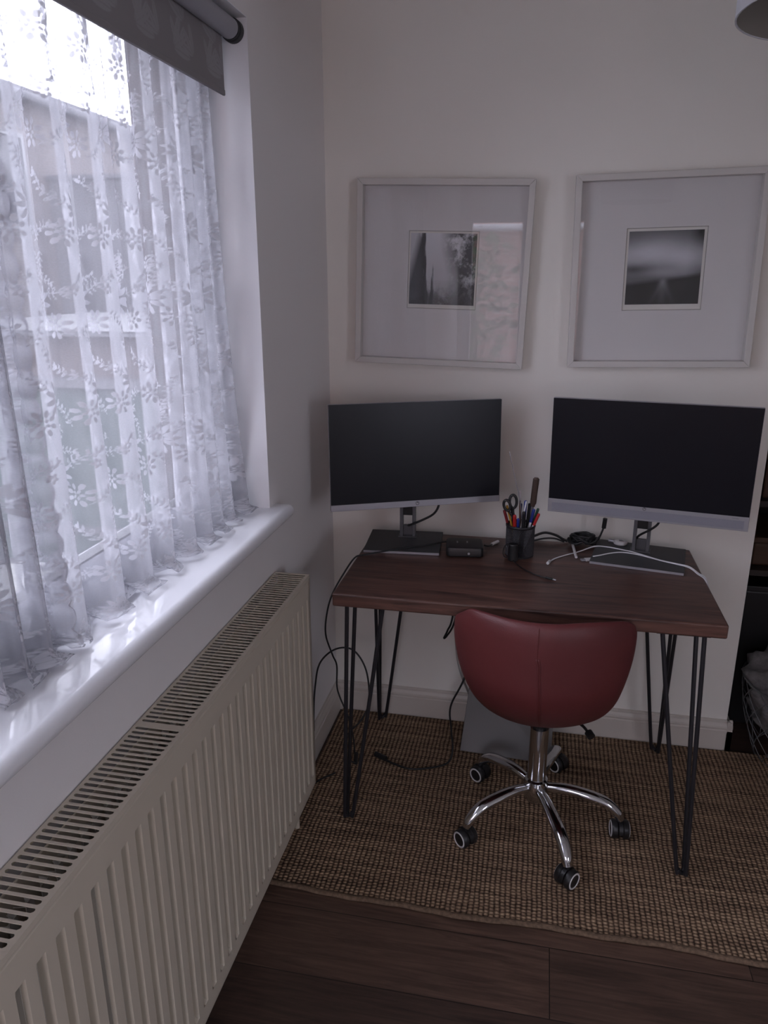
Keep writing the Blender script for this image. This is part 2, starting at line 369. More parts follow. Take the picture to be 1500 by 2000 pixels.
# glazed door behind the camera (seen reflected in the picture glass)
b = bmesh.new()
for a_, c_ in (((DX0, YR-.07, 0), (DX0+.06, YR-.01, DZ1)), ((DX1-.06, YR-.07, 0), (DX1, YR-.01, DZ1)), ((DX0+.06, YR-.07, DZ1-.06), (DX1-.06, YR-.01, DZ1)), ((DX0+.06, YR-.07, 0), (DX1-.06, YR-.01, 0.12)), ((DX0+.44, YR-.07, .12), (DX0+.50, YR-.01, DZ1-.06))):
    box(b, a_, c_)
d1 = struct('door_1', b, 'upvc', label='white glazed door behind the camera', bevel=0.004); d1['category'] = 'door'
obj('light_cutting_panel', B((DX0+.05, YR-.06, 0.1), (DX1-.05, YR-.03, 0.86)), 'upvc', d1)  # added opaque panel, cuts the light coming in from the rear
obj('glass_pane', B((DX0+.05, YR-.045, 0.86), (DX1-.05, YR-.04, DZ1-.05)), 'pane', d1)
obj('door_handle', T([(DX0+.52, YR-.012, 1.0), (DX0+.52, YR+.03, 1.0), (DX0+.6, YR+.035, 1.0)], 0.008), 'chrome', d1)

w2 = thing('fill_window', (XR+.05, -3.32, RZ0), 'added unseen window on the right behind the camera, for fill light', 'window'); w2['kind'] = 'structure'
b = bmesh.new()
for a_, c_ in (((XR+.02, RW0, RZ0), (XR+.08, RW0+.05, RZ1)), ((XR+.02, RW1-.05, RZ0), (XR+.08, RW1, RZ1)), ((XR+.02, RW0+.05, RZ0), (XR+.08, RW1-.05, RZ0+.05)), ((XR+.02, RW0+.05, RZ1-.05), (XR+.08, RW1-.05, RZ1)), ((XR+.02, -3.35, RZ0+.05), (XR+.08, -3.30, RZ1-.05))): box(b, a_, c_)
obj('window_frame', b, 'upvc', w2, bevel=.003)
obj('glass_pane', B((XR+.045, RW0+.05, RZ0+.05), (XR+.05, RW1-.05, RZ1-.05)), 'pane', w2)
# brick skin outside the window frame
b = bmesh.new()
box(b, (-0.30, WY1-.003, WZ0-.08), (-0.166, WY1+.12, WZ1+.12)); box(b, (-0.30, WY0-.12, WZ0-.08), (-0.166, WY0+.003, WZ1+.12))
box(b, (-0.30, WY0, WZ1-.003), (-0.166, WY1, WZ1+.12)); box(b, (-0.30, WY0, WZ0-.08), (-0.166, WY1, WZ0-.002))
struct('trim_3', b, 'outer_brick', label='outer brick edge of the window opening')

# window: frame, sashes, glass, sill
wn = thing('window_1', (-0.13, -1.56, WZ0), 'white framed window on the left wall with a glossy sill', 'window'); wn['kind'] = 'structure'
b = bmesh.new(); FX0, FX1 = -0.165, -0.105; fwid = 0.05
MUL = -1.60
box(b, (FX0, WY1-fwid, WZ0), (FX1, WY1-.002, WZ1-.002)); box(b, (FX0, WY0+.002, WZ0), (FX1, WY0+fwid, WZ1-.002))
box(b, (FX0, WY0+fwid, WZ0), (FX1, WY1-fwid, WZ0+fwid)); box(b, (FX0, WY0+fwid, WZ1-fwid), (FX1, WY1-fwid, WZ1-.002)); box(b, (FX0, MUL-.03, WZ0+fwid), (FX1, MUL+.03, WZ1-fwid))
obj('window_frame', b, 'upvc', wn, bevel=0.004)
for y0, y1 in ((WY0+fwid, MUL-.03), (MUL+.03, WY1-fwid)):
    b = bmesh.new(); z0, z1 = WZ0+fwid, WZ1-fwid; w = 0.038
    box(b, (-.15, y0, z0), (-.112, y0+w, z1)); box(b, (-.15, y1-w, z0), (-.112, y1, z1)); box(b, (-.15, y0+w, z0), (-.112, y1-w, z0+w)); box(b, (-.15, y0+w, z1-w), (-.112, y1-w, z1))
    s = obj('sash', b, 'upvc', wn, bevel=0.005)
    b = bmesh.new(); g = 0.004
    box(b, (-.1385, y0+w, z0+w), (-.1125, y0+w+g, z1-w)); box(b, (-.1385, y1-w-g, z0+w), (-.1125, y1-w, z1-w)); box(b, (-.1385, y0+w, z0+w), (-.1125, y1-w, z0+w+g)); box(b, (-.1385, y0+w, z1-w-g), (-.1125, y1-w, z1-w))
    obj('gasket', b, 'gasket', s)
    obj('glass_pane', B((-.135, y0+w, z0+w), (-.130, y1-w, z1-w)), 'pane', s)
# sill with rounded nose
prof = [(-0.105, -0.036), (-0.105, 0)]; R_ = 0.018
for k in range(0, 13):
    a = PI/2 - PI*k/12; prof.append((0.034+R_*math.cos(a), -R_+R_*math.sin(a)))
b = bmesh.new(); ye = -0.575; yb = -2.56
def sp_(a, h, s): return (a, s, WZ0+h)
A = [b.verts.new(sp_(a, h, ye)) for a, h in prof]; Z = [b.verts.new(sp_(a, h, yb)) for a, h in prof]; n_ = len(prof)
for i in range(n_):
    j = (i+1) % n_; b.faces.new((A[i], A[j], Z[j], Z[i]))
b.faces.new(Z)
prev = A
for k in range(1, 7):      # rounded end
    th = PI/2*k/6; sc = math.cos(th)
    ring = [b.verts.new((x if x < 0 else x*(1-0.25*(1-sc)) , ye+R_*math.sin(th), WZ0-R_+(h+R_)*max(sc, 0.05))) for x, h in prof]
    for i in range(n_):
        j = (i+1) % n_; b.faces.new((prev[i], prev[j], ring[j], ring[i]))
    prev = ring
b.faces.new(prev[::-1])
# the sill's horn beside the reveal only stands in front of the wall
bmesh.ops.bisect_plane(b, geom=b.verts[:]+b.edges[:]+b.faces[:], plane_co=(0, WY1, 0), plane_no=(0, 1, 0))
for v in b.verts:
    if v.co.y > WY1+1e-4 and v.co.x < 0: v.co.x = 0.0
obj('window_sill', b, 'sill', wn, smooth='auto')

# ------------------------------------------------------------------ outside
struct('floor_1', B((-14, -14, -0.62), (8, 14, -0.6)), 'paving', label='grey paving outside'); bpy.data.objects['floor_1'].name = 'trim_2'
h = thing('neighbour_house', (-7.4, 4, -0.6), 'brown brick house across the way, seen through the lace', 'house')
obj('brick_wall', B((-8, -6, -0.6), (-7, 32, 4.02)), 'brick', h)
b = bmesh.new(); vs = [b.verts.new(p) for p in ((-6.85, -6.1, 4.02), (-6.85, 32.2, 4.02), (-8, 32.2, 4.02), (-8, -6.1, 4.02), (-6.85, -6.1, 4.18), (-6.85, 32.2, 4.18), (-8, 32.2, 4.5), (-8, -6.1, 4.5))]
for f in ((0,3,2,1),(4,5,6,7),(0,1,5,4),(1,2,6,5),(2,3,7,6),(3,0,4,7)): b.faces.new([vs[i] for i in f])
obj('roof', b, 'slate', h)
obj('gutter', T([(-6.8, -6.1, 4.06), (-6.8, 32.2, 4.06)], 0.06, smooth=0), 'slate', h)
for y in (1.2, 4.6, 7.2):
    for z in (2.3,):
        b = bmesh.new(); box(b, (-7.02, y-.06, z-.06), (-6.94, y, z+1.26)); box(b, (-7.02, y+1.2, z-.06), (-6.94, y+1.26, z+1.26)); box(b, (-7.02, y, z+1.2), (-6.94, y+1.2, z+1.26)); box(b, (-7.04, y, z-.06), (-6.9, y+1.2, z)); box(b, (-7.02, y+.57, z), (-6.95, y+.63, z+1.2))
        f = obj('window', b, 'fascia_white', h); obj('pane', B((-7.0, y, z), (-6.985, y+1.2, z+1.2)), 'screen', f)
g = thing('garage', (-3.2, 3.2, -0.6), 'low garage with green door and white beams outside the window', 'garage')
obj('garage_door', B((-3.9, 2.52, -0.6), (-0.75, 2.56, 0.80)), 'green', g)
obj('beam', B((-4.0, 2.46, 0.80), (-0.7, 2.56, 0.865)), 'fascia_white', g)
obj('fascia', B((-4.0, 2.56, 0.865), (-0.7, 2.60, 1.16)), 'brownfence', g)
obj('beam', B((-4.0, 2.44, 1.165), (-0.7, 2.60, 1.185)), 'fascia_white', g)
obj('sill_beam', B((-3.9, 2.47, -0.31), (-0.75, 2.52, -0.27)), 'fascia_white', g)
obj('roof', B((-4.1, 2.46, 1.185), (-0.6, 5.2, 1.20)), 'gasket', g)
bw = thing('sky_blocking_wall', (-3.6, 9, -0.6), 'added wall blocking the bright horizon past the garage', 'wall')  # added to block the bright strip of sky behind the lace
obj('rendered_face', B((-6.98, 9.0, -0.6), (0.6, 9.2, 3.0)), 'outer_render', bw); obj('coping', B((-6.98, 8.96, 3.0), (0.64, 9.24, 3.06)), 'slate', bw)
h2 = thing('terrace_house', (1, -9, -0.6), 'pink brick house beyond the glazed door, mirrored in the picture glass', 'house')
obj('brick_wall', B((-5, -9.6, -0.6), (6, -9.2, 2.2)), 'pinkbrick', h2)
obj('gutter', T([(-5, -9.1, 2.22), (6, -9.1, 2.22)], 0.05, smooth=0), 'upvc', h2)
b = bmesh.new(); vs = [b.verts.new(p) for p in ((-5, -9.1, 2.25), (6, -9.1, 2.25), (6, -11.2, 3.8), (-5, -11.2, 3.8))]; b.faces.new(vs)
for i in range(44): box(b, (-5+i*.25, -9.12, 2.25), (-4.96+i*.25, -9.1, 2.27))
r_ = obj('roof', b, 'pinkbrick', h2)
b = bmesh.new(); rr = random.Random(3)
for i in range(700):
    c = Vector((rr.gauss(-0.1, .28), -6.3+rr.gauss(0, .25), rr.uniform(-.6, 2.0))); a = rr.uniform(0, 6.28); s_ = rr.uniform(.04, .09)
    d_ = Vector((math.cos(a), math.sin(a)*.5, rr.uniform(-.6, .6))).normalized()*s_; e_ = d_.cross(Vector((rr.random(), rr.random(), rr.random()))).normalized()*s_*.45
    b.faces.new([b.verts.new(c+d_), b.verts.new(c+e_), b.verts.new(c-d_), b.verts.new(c-e_)])
t_ = thing('garden_shrub', (-.1, -6.3, -.6), 'green leafy shrub outside the glazed door', 'shrub')
obj('foliage', b, 'leaf', t_); obj('stem', T([(-.1, -6.3, -.6), (-.05, -6.3, .4), (-.12, -6.3, 1.6)], .03), 'brownfence', t_)

# ------------------------------------------------------------------ rug
b = bmesh.new(); nx = 220
RX0, RX1, RY0, RY1 = 0.030, 2.25, -0.903, -0.024
def rug_edge(x): return RY0 + 0.004*math.sin(x*7.3+1)+0.003*math.sin(x*19)
top = []
for i in range(nx+1):
    x = RX0+(RX1-RX0)*i/nx; e = rug_edge(x)
    top.append([b.verts.new((x, y, z)) for y, z in ((e+.012, .0005), (e+.012, .009), (-0.6, .009), (-.3, .009), (RY1, .009), (RY1, .0005))])
for i in range(nx):
    for k in range(5): b.faces.new((top[i][k], top[i+1][k], top[i+1][k+1], top[i][k+1]))
b.faces.new(top[0]); b.faces.new(top[-1][::-1])
rug = thing('jute_rug', (1.1, -.5, 0), 'brown woven jute rug under the desk and chair', 'rug')
obj('woven_field', b, 'rug', rug)
pts = [(RX0+(RX1-RX0)*i/nx, rug_edge(RX0+(RX1-RX0)*i/nx)+.006, .0062+.001*math.sin(i*.7)) for i in range(nx+1)]
obj('bound_edge', T(pts, (0.0055, 0.009), 8, 0), 'rughem', rug, smooth=True)

# ------------------------------------------------------------------ radiator
RXF = 0.100; RY_END = -0.607; RY_FAR = -2.35; RT = 0.786; RBm = 0.121
rad = thing('radiator', (0.06, -1.4, RBm), 'cream ribbed panel radiator with slotted top grille under the window', 'radiator')
# front panel: one pressed sheet with vertical channels
def pressed(xf, name, flip=1):
    b = bmesh.new(); P = 0.0412; ys = []
    n = int((RY_END-0.03-RY_FAR)/P)
    zr = [RBm, RBm+.004, RBm+.040, RBm+.050, RT-.073, RT-.063, RT-.016, RT-.010, RT-.006]
    dz = [0, 1, 1, 1, 1, 1, 1, .4, .4]
    ch = [0, 0, 0, 1, 1, 0, 0, 0, 0]
    cols = [(RY_END, 0), (RY_END-.0165, 0)]
    y = RY_END-.0205
    for i in range(n):
        cols += [(y, 0), (y-.0022, .92), (y-.0036, 1), (y-.0120, 1), (y-.0136, .94), (y-.0185, .10), (y-.0200, 0), (y-.0300, 0)]
        y -= P
    cols += [(RY_FAR, 0)]
    G = []
    for yy, c in cols:
        col_ = []
        for z, d, k in zip(zr, dz, ch):
            off = 0.019*c*k
            xx = xf - flip*off
            if z > RT-.012: xx = xf - flip*0.006
            col_.append(b.verts.new((xx, yy, z)))
        G.append(col_)
    for i in range(len(G)-1):
        for k in range(len(zr)-1): b.faces.new((G[i][k], G[i][k+1], G[i+1][k+1], G[i+1][k]))
    o = obj(name, b, 'rad', rad, smooth='auto', angle=16)
    s = o.modifiers.new('sheet', 'SOLIDIFY'); s.thickness = 0.0014; s.offset = -1
    return o
pressed(RXF, 'front_panel')
pressed(0.024, 'rear_panel', -1)
b = bmesh.new()
y = RY_END-.02
while y > RY_FAR+.02:                       # convector fins
    tube(b, [(0.030, y, RT-.04), (0.046, y-.004, RT-.04), (0.046, y-.016, RT-.04), (0.030, y-.02, RT-.04)], 0.0006, 4, 0)
    box(b, (0.032, y-.0005, RBm+.06), (0.047, y+.0005, RT-.035)); box(b, (0.078, y-.0005, RBm+.06), (0.093, y+.0005, RT-.035))
    box(b, (0.046, y-.016, RBm+.06), (0.047, y, RT-.035)); box(b, (0.078, y-.016, RBm+.06), (0.079, y, RT-.035))
    y -= 0.0333
obj('convector_fins', b, 'radin', rad)
# top grille
b = bmesh.new(); gx0, gx1 = 0.003, 0.1005; pitch = 0.0135; slots = []
box(b, (gx0, RY_FAR, RT-.0015), (gx0+.006, RY_END, RT)); box(b, (gx1-.008, RY_FAR, RT-.0015), (gx1, RY_END, RT))
box(b, (gx1-.0016, RY_FAR, RT-.010), (gx1, RY_END, RT-.0015)); box(b, (gx0, RY_FAR, RT-.010), (gx0+.0016, RY_END, RT-.0015))
y = RY_END; k = 0
box(b, (gx0+.006, RY_END-.009, RT-.0015), (gx1-.008, RY_END, RT)); y -= .009
while y > RY_FAR+.02:
    y -= 0.0088
    w = 0.0047
    if k % 56 == 54: w = 0.016
    vs = box(b, (gx0+.006, y-w, RT-.0015), (gx1-.008, y, RT))
    for (xx, sgn) in ((gx0+.006, 1), (gx1-.008, -1)):      # rounded slot ends
        for yy, sy_ in ((y, 1), (y-w, -1)):
            v3 = [b.verts.new(p) for p in ((xx, yy, RT), (xx+sgn*.003, yy, RT), (xx, yy+sy_*.003, RT))]; b.faces.new(v3)
    y -= w; k += 1
obj('top_grille', b, 'rad', rad)
obj('side_panel', B((0.010, RY_END, RBm+.01), (0.0995, RY_END+.0015, RT-.0005)), 'rad', rad)
obj('side_panel', B((0.010, RY_FAR-.0015, RBm+.01), (0.0995, RY_FAR, RT-.0005)), 'rad', rad)
for yy in (RY_END-.07, RY_FAR+.07): obj('pipe', Cy((0.06, yy, 0.0), (0.06, yy, RBm+.03), .0075), 'rad', rad)
for yy in (RY_END-.25, -1.5, RY_FAR+.25): obj('mounting_bracket', B((0.001, yy-.015, .3), (0.026, yy+.015, .7)), 'radin', rad)

# ------------------------------------------------------------------ roller blind
bl = thing('roller_blind', (-0.045, -1.55, 2.08), 'grey leaf-patterned roller blind rolled up at the window top', 'blind')
BY0, BY1 = -2.48, -0.662
nz_, ny_ = 90, 700
zs = np.linspace(1.947, 2.085, nz_); ys = np.linspace(BY0, BY1, ny_)
ZZ, YY = np.meshgrid(zs, ys, indexing='ij')
pat = np.zeros_like(ZZ)
for (cy_, cz_, an, ln) in [(y0+o_, z0, a_, l_*.72) for y0 in np.arange(-2.4, -.6, .15) for (o_, z0, a_, l_) in ((0, 1.985, .5, .075), (.05, 2.04, 2.2, .07), (.02, 1.985, 1.5, .06), (.09, 1.99, 2.4, .06))]:
    for s_ in (-1, 0, 1):
        a_ = an+s_*.55; c0 = cy_+math.cos(a_)*ln*.7; c1 = cz_+math.sin(a_)*ln*.7
        u_ = (YY-c0)*math.cos(a_)+(ZZ-c1)*math.sin(a_); v_ = -(YY-c0)*math.sin(a_)+(ZZ-c1)*math.cos(a_)
        e = np.sqrt((u_/(ln*.62))**2+(v_/(ln*.17))**2); pat = np.maximum(pat, np.clip((1.1-e)*6, 0, 1)*(1-.6*np.clip(1.2-np.abs(v_)/.0018, 0, 1)))
b = bmesh.new(); G = [[None]*ny_ for _ in range(nz_)]
lay = b.verts.layers.float_color.new('ink')
for i in range(nz_):
    for j in range(ny_):
        v = b.verts.new((-0.044+0.0015*math.sin(ys[j]*9), ys[j], zs[i])); k = pat[i, j]
        base = np.array((0.25, 0.235, 0.245))*(1-k)+np.array((0.31, 0.30, 0.315))*k
        v[lay] = (*base, 1); G[i][j] = v
for i in range(nz_-1):
    for j in range(ny_-1): b.faces.new((G[i][j], G[i][j+1], G[i+1][j+1], G[i+1][j]))
o = obj('blind_fabric', b, 'blind', bl, smooth=True)
s = o.modifiers.new('cloth', 'SOLIDIFY'); s.thickness = 0.001
obj('roller_tube', Cy((-0.030, -2.49, 2.083), (-0.030, -0.648, 2.083), 0.0215, seg=40), 'tube', bl, smooth='auto')
b = bmesh.new(); cyl(b, (-0.030, -0.648, 2.083), (-0.030, -0.638, 2.083), 0.0225, seg=32); cyl(b, (-0.030, -.638, 2.083), (-0.030, -.619, 2.083), 0.0245, seg=32)
obj('end_bracket', b, 'gasket', bl, bevel=.002)
obj('end_bracket', Cy((-0.030, -2.50, 2.083), (-0.030, -2.49, 2.083), 0.0225, seg=32), 'gasket', bl)
obj('bottom_bar', B((-0.0475, BY0, 1.947), (-0.0405, BY1, 1.959)), mat('bar_sleeve_cloth', (0.25, 0.235, 0.245), .9), bl, bevel=.002)

# ------------------------------------------------------------------ lace curtains
def motif_set(kind, R, rr):
    """list of (cx, cy, a, b, angle, sign)"""
    out = []
    if kind == 'daisy':
        n = 11
        for k in range(n):
            a = 2*PI*k/n+rr.uniform(-.1, .1); out.append((math.cos(a)*R*.62, math.sin(a)*R*.62, R*.36, R*.125, a, 1))
        out.append((0, 0, R*.2, R*.2, 0, 1))
        out += [(math.cos(2*PI*k/6)*R*.09, math.sin(2*PI*k/6)*R*.09, R*.05, R*.05, 0, -1) for k in range(6)]
    elif kind == 'rose':
        for k in range(8):
            a = 2*PI*k/8+.3; out.append((math.cos(a)*R*.72, math.sin(a)*R*.72, R*.27, R*.17, a, 1))
        for k in range(5):
            a = 2*PI*k/5; out.append((math.cos(a)*R*.28, math.sin(a)*R*.28, R*.16, R*.11, a, 1))
    elif kind == 'spray':
        L = R*2.4; c = rr.uniform(-.9, .9)
        for k in range(12):
            t = k/11; x = t*L-L/2; y = c*R*.5*math.sin(t*PI); out.append((x, y, L/18, R*.05, c*.6*math.cos(t*PI), 1))
            if k % 2 == 1:
                for s_ in (-1, 1):
                    a = s_*(1.0-.3*t)+c*.5; out.append((x+math.cos(a)*R*.27, y+math.sin(a)*R*.27, R*.24, R*.10, a, 1)); out.append((x+math.cos(a)*R*.27, y+math.sin(a)*R*.27, R*.15, R*.022, a, -1))
        out.append((L/2+R*.15, 0, R*.22, R*.12, 0, 1))
    elif kind == 'bud':
        for k in range(5):
            a = 2*PI*k/5; out.append((math.cos(a)*R*.5, math.sin(a)*R*.5, R*.34, R*.24, a, 1))
    return out
def motif_field(ns, nt_, ds, dt, seed):
    rr = random.Random(seed); F = np.full((ns, nt_), -1.0, np.float32)
    def stamp(cx, cy, items, rot, mir):
        c, s = math.cos(rot), math.sin(rot)
        for (ex, ey, a, b_, an, sg) in items:
            ex2, an2 = (ex*mir, an if mir > 0 else PI-an)
            px, py = cx+ex2*c-ey*s, cy+ex2*s+ey*c; an2 += rot; R_ = max(a, b_)*1.35+.003
            i0, i1 = max(0, int((px-R_)/ds)), min(ns, int((px+R_)/ds)+2); j0, j1 = max(0, int((py-R_)/dt)), min(nt_, int((py+R_)/dt)+2)
            if i0 >= i1 or j0 >= j1: continue
            gx = (np.arange(i0, i1)*ds-px)[:, None]; gy = (np.arange(j0, j1)*dt-py)[None, :]
            u = gx*math.cos(an2)+gy*math.sin(an2); v = -gx*math.sin(an2)+gy*math.cos(an2)
            e = (1-np.sqrt((u/a)**2+(v/b_)**2))*min(a, b_)/0.006
            if sg > 0: F[i0:i1, j0:j1] = np.maximum(F[i0:i1, j0:j1], e)
            else: F[i0:i1, j0:j1] = np.minimum(F[i0:i1, j0:j1], -e)
    W_, H_ = ns*ds, nt_*dt; cw, ch_ = 0.21, 0.28; q = 0; y = 0.02
    while y < H_+.1:
        x = (.5*cw if q % 2 else 0)
        while x < W_+.1:
            mir = 1 if (q % 2) else -1; r0_ = rr.uniform(-.25, .25)
            stamp(x, y, motif_set('daisy', .033, rr), r0_, mir)
            stamp(x+.040*mir, y+.034, motif_set('rose', .022, rr), r0_, mir)
            stamp(x-.018*mir, y+.058, motif_set('spray', .026, rr), 1.2*mir+r0_, mir)
            stamp(x+.050*mir, y-.028, motif_set('spray', .024, rr), -.6*mir+r0_, mir)
            stamp(x-.045*mir, y-.022, motif_set('spray', .020, rr), 2.5*mir+r0_, mir)
            stamp(x+.012*mir, y-.062, motif_set('spray', .020, rr), 1.8*mir+r0_, mir)
            stamp(x+.085, y+.10, motif_set('spray', .018, rr), rr.uniform(0, 6), mir)
            stamp(x+.10*mir, y+.075, motif_set('rose', .015, rr), rr.uniform(0, 6), mir)
            stamp(x+.075*mir, y+.035, motif_set('spray', .020, rr), rr.uniform(0, 6), mir)
            stamp(x-.08*mir, y+.055, motif_set('spray', .017, rr), rr.uniform(0, 6), mir)
            stamp(x+.04, y+.12, motif_set('bud', .011, rr), rr.uniform(0, 6), mir)
            stamp(x+.10, y+.03, motif_set('bud', .009, rr), rr.uniform(0, 6), mir)
            x += cw
        y += ch_/2*1.0; q += 1
    # denser border along the hem
    x = 0
    while x < W_:
        stamp(x, H_-.055, motif_set('daisy', .026, rr), rr.uniform(0, 6), 1); stamp(x+.04, H_-.05, motif_set('spray', .024, rr), rr.uniform(-.5, .5), 1); stamp(x+.03, H_-.022, motif_set('bud', .014, rr), 0, 1)
        x += .085
    jj = np.arange(nt_)*dt
    F[:, jj > H_-.006] = 1
    return F
def lace_curtain(name, ya, yb, ratio, ztop, seed, label, folds, scallop_end, d=0.0024):
    """ya: y where s=0; yb: y at the other end; folds: list of fold crest y positions"""
    width = abs(yb-ya)*ratio; ns = int(width/d); L = ztop-WZ0+0.036; nt_ = int(L/d); rr = random.Random(seed)
    s = np.linspace(0, 1, ns)[:, None]; t = (np.arange(nt_)*d)[None, :]
    # fold phase: crests at the listed positions
    yy = ya+(yb-ya)*s
    fc = np.array(sorted(folds)); ph = np.interp(yy, fc, np.arange(len(fc))*2*PI)
    z = ztop-t+0*s
    down = np.clip((ztop-z)/(ztop-WZ0), 0, 1)
    ph2 = ph+0.35*np.sin(yy*11+down*1.7+seed)*down; ph2 = ph2+0.45*np.sin(ph2)
    amp = 0.014+0.018*down**1.3
    amp = amp*(0.75+.5*np.abs(np.sin(ph*.37+seed)))
    x = -0.074+0.006*down+amp*np.sin(ph2)+0.0035*np.sin(ph2*2.3+1)+0.002*np.sin(ph2*5.1+down*3)
    pit = (abs(fc[-1]-fc[0])/(len(fc)-1))
    y = yy - pit*0.15*np.sin(2*ph2+.6)*np.sign(yb-ya)*-1*(1-.3*down)
    # flare of the outer edge towards the sill
    sg = np.sign(ya-yb)
    edge = np.clip(1-s*4.0, 0, 1)**1.5
    y = y + sg*edge*0.085*down**3.5
    # bottom: the cloth meets the sill and pools inward
    z0 = WZ0+0.030; ex = np.clip(z0-z, 0, None)
    wob = 0.5+0.5*np.sin(ph2*1.0+2.0); wob2 = np.sin(ph2*1.7+seed)
    k = 1-np.exp(-ex/0.03)
    z = np.where(ex > 0, z0-0.0275*k+0.005*wob*np.clip(ex/0.05, 0, 1)+.0025*np.abs(np.sin(ph2*3+ex*60))*np.clip(ex/.03, 0, 1), z)
    x = x+np.where(ex > 0, (ex-0.02*k)*(0.55+0.45*wob), 0)
    y = y+np.where(ex > 0, ex*0.35*wob2, 0)
    x = np.clip(x, -0.1015, -0.02)
    # scalloped outer edge
    e2 = np.clip(1-s*width/0.025, 0, 1); y = y + sg*e2*(0.011*np.abs(np.sin(t*PI/0.042))-0.006)
    if scallop_end:
        e3 = np.clip(1-(1-s)*width/0.025, 0, 1); y = y - sg*e3*(0.011*np.abs(np.sin(t*PI/0.042))-0.006)
    F = motif_field(ns, nt_, d, d, seed)
    sd = (np.arange(ns)*d)[:, None]; F = np.where(sd < .004, 1, F)
    if scallop_end: F = np.where(width-sd < .005, 1, F)
    co_ = np.stack([x, y, z], -1).astype(np.float32).reshape(-1, 3)
    loc = np.array([-0.07, (ya+yb)/2, WZ0]); co_ -= loc
    me = bpy.data.meshes.new(name)
    idx = np.arange(ns*nt_).reshape(ns, nt_)
    q = np.stack([idx[:-1, :-1], idx[1:, :-1], idx[1:, 1:], idx[:-1, 1:]], -1).reshape(-1, 4)
    me.vertices.add(ns*nt_); me.vertices.foreach_set('co', co_.ravel())
    me.loops.add(q.size); me.loops.foreach_set('vertex_index', q.ravel().astype(np.int32))
    me.polygons.add(len(q)); me.polygons.foreach_set('loop_start', (np.arange(len(q))*4).astype(np.int32))
    try: me.polygons.foreach_set('loop_total', np.full(len(q), 4, np.int32))
    except Exception: pass
    uvl = me.uv_layers.new(name='cloth')
    U = np.stack(np.broadcast_arrays(sd+0*t, t+0*sd), -1).reshape(-1, 2).astype(np.float32)
    uvl.data.foreach_set('uv', U[q.ravel()].ravel())
    a = me.attributes.new('motif', 'FLOAT', 'POINT'); a.data.foreach_set('value', np.clip(F, -1, 1).astype(np.float32).ravel())
    me.polygons.foreach_set('use_smooth', np.ones(len(q), bool))
    me.materials.append(X['lace']); me.update(); me.validate()
    o = bpy.data.objects.new(name, me); COL.objects.link(o); o.location = loc.tolist()
    return tag(o, label, 'curtain')
lace_curtain('lace_curtain', -0.690, -1.49, 1.9, 2.10, 3, 'white floral lace curtain nearest the corner, hem pooled on the sill',
             [-.62, -.69, -.745, -.80, -.86, -.93, -1.02, -1.12, -1.22, -1.33, -1.44, -1.55], True)
lace_curtain('lace_curtain', -2.38, -1.445, 1.7, 2.10, 8, 'white floral lace curtain at the left edge of the photo, scalloped edge towards its neighbour',
             [-2.5, -2.4, -2.3, -2.2, -2.1, -2.0, -1.9, -1.8, -1.72, -1.64, -1.57, -1.51, -1.45, -1.39], True)
obj_rod = obj('curtain_wire', T([(-0.074, WY0+.003, 2.101), (-0.074, -1.6, 2.099), (-0.074, WY1-.003, 2.101)], .002), 'upvc')
tag(obj_rod, 'thin white wire holding the lace curtains behind the blind', 'curtain wire')

# ------------------------------------------------------------------ framed prints
def noise2(n, seed, octs=5, st=(1, 1), f0=2, pers=.55):
    r = np.random.default_rng(seed); out = np.zeros((n, n)); amp = 1; tot = 0
    for o_ in range(octs):
        fx, fy = int(f0*st[0]*2**o_)+2, int(f0*st[1]*2**o_)+2; g_ = r.random((fx+1, fy+1))
        xs = np.linspace(0, fx-1e-6, n); ys_ = np.linspace(0, fy-1e-6, n); i = xs.astype(int); j = ys_.astype(int)
        u = (xs-i)[:, None]; v = (ys_-j)[None, :]; u = u*u*(3-2*u); v = v*v*(3-2*v)
        out += amp*((g_[i][:, j]*(1-u)+g_[i+1][:, j]*u)*(1-v)+(g_[i][:, j+1]*(1-u)+g_[i+1][:, j+1]*u)*v); tot += amp; amp *= pers
    return out/tot
NP_ = 170
uu, vv = np.meshgrid(np.linspace(0, 1, NP_), np.linspace(0, 1, NP_), indexing='ij')      # u right, v up
def pic_trees():
    g_ = 0.62-0.25*(1-vv)+0*uu
    n1 = noise2(NP_, 1, 6, (1, 1), 6, .75); n2 = noise2(NP_, 2, 5, (6, .6), 3)
    streak = n2+np.where((uu > .06) & (uu < .25), -.22, 0)
    left = np.clip(((0.27-uu)*4+(0.5-streak)*3.2+(.35-vv)*.9+.15)*2.2, 0, 1); left *= np.clip((uu-.0)*8+(.7-vv)*2, 0.15, 1)
    g_ = g_*(1-left)+.04*left
    tr = np.clip((uu-.50-.06*np.sin(vv*5))*4.5, 0, 1)*np.clip((n1-.30)*4.2, 0, 1)
    g_ = g_*(1-tr)+(.03+.05*n1)*tr
    gr = np.clip((.36-vv)*3.6, 0, 1)*np.clip((.72-n1)*3.2, 0, 1); g_ = g_*(1-gr*.88)+.02*gr
    return g_
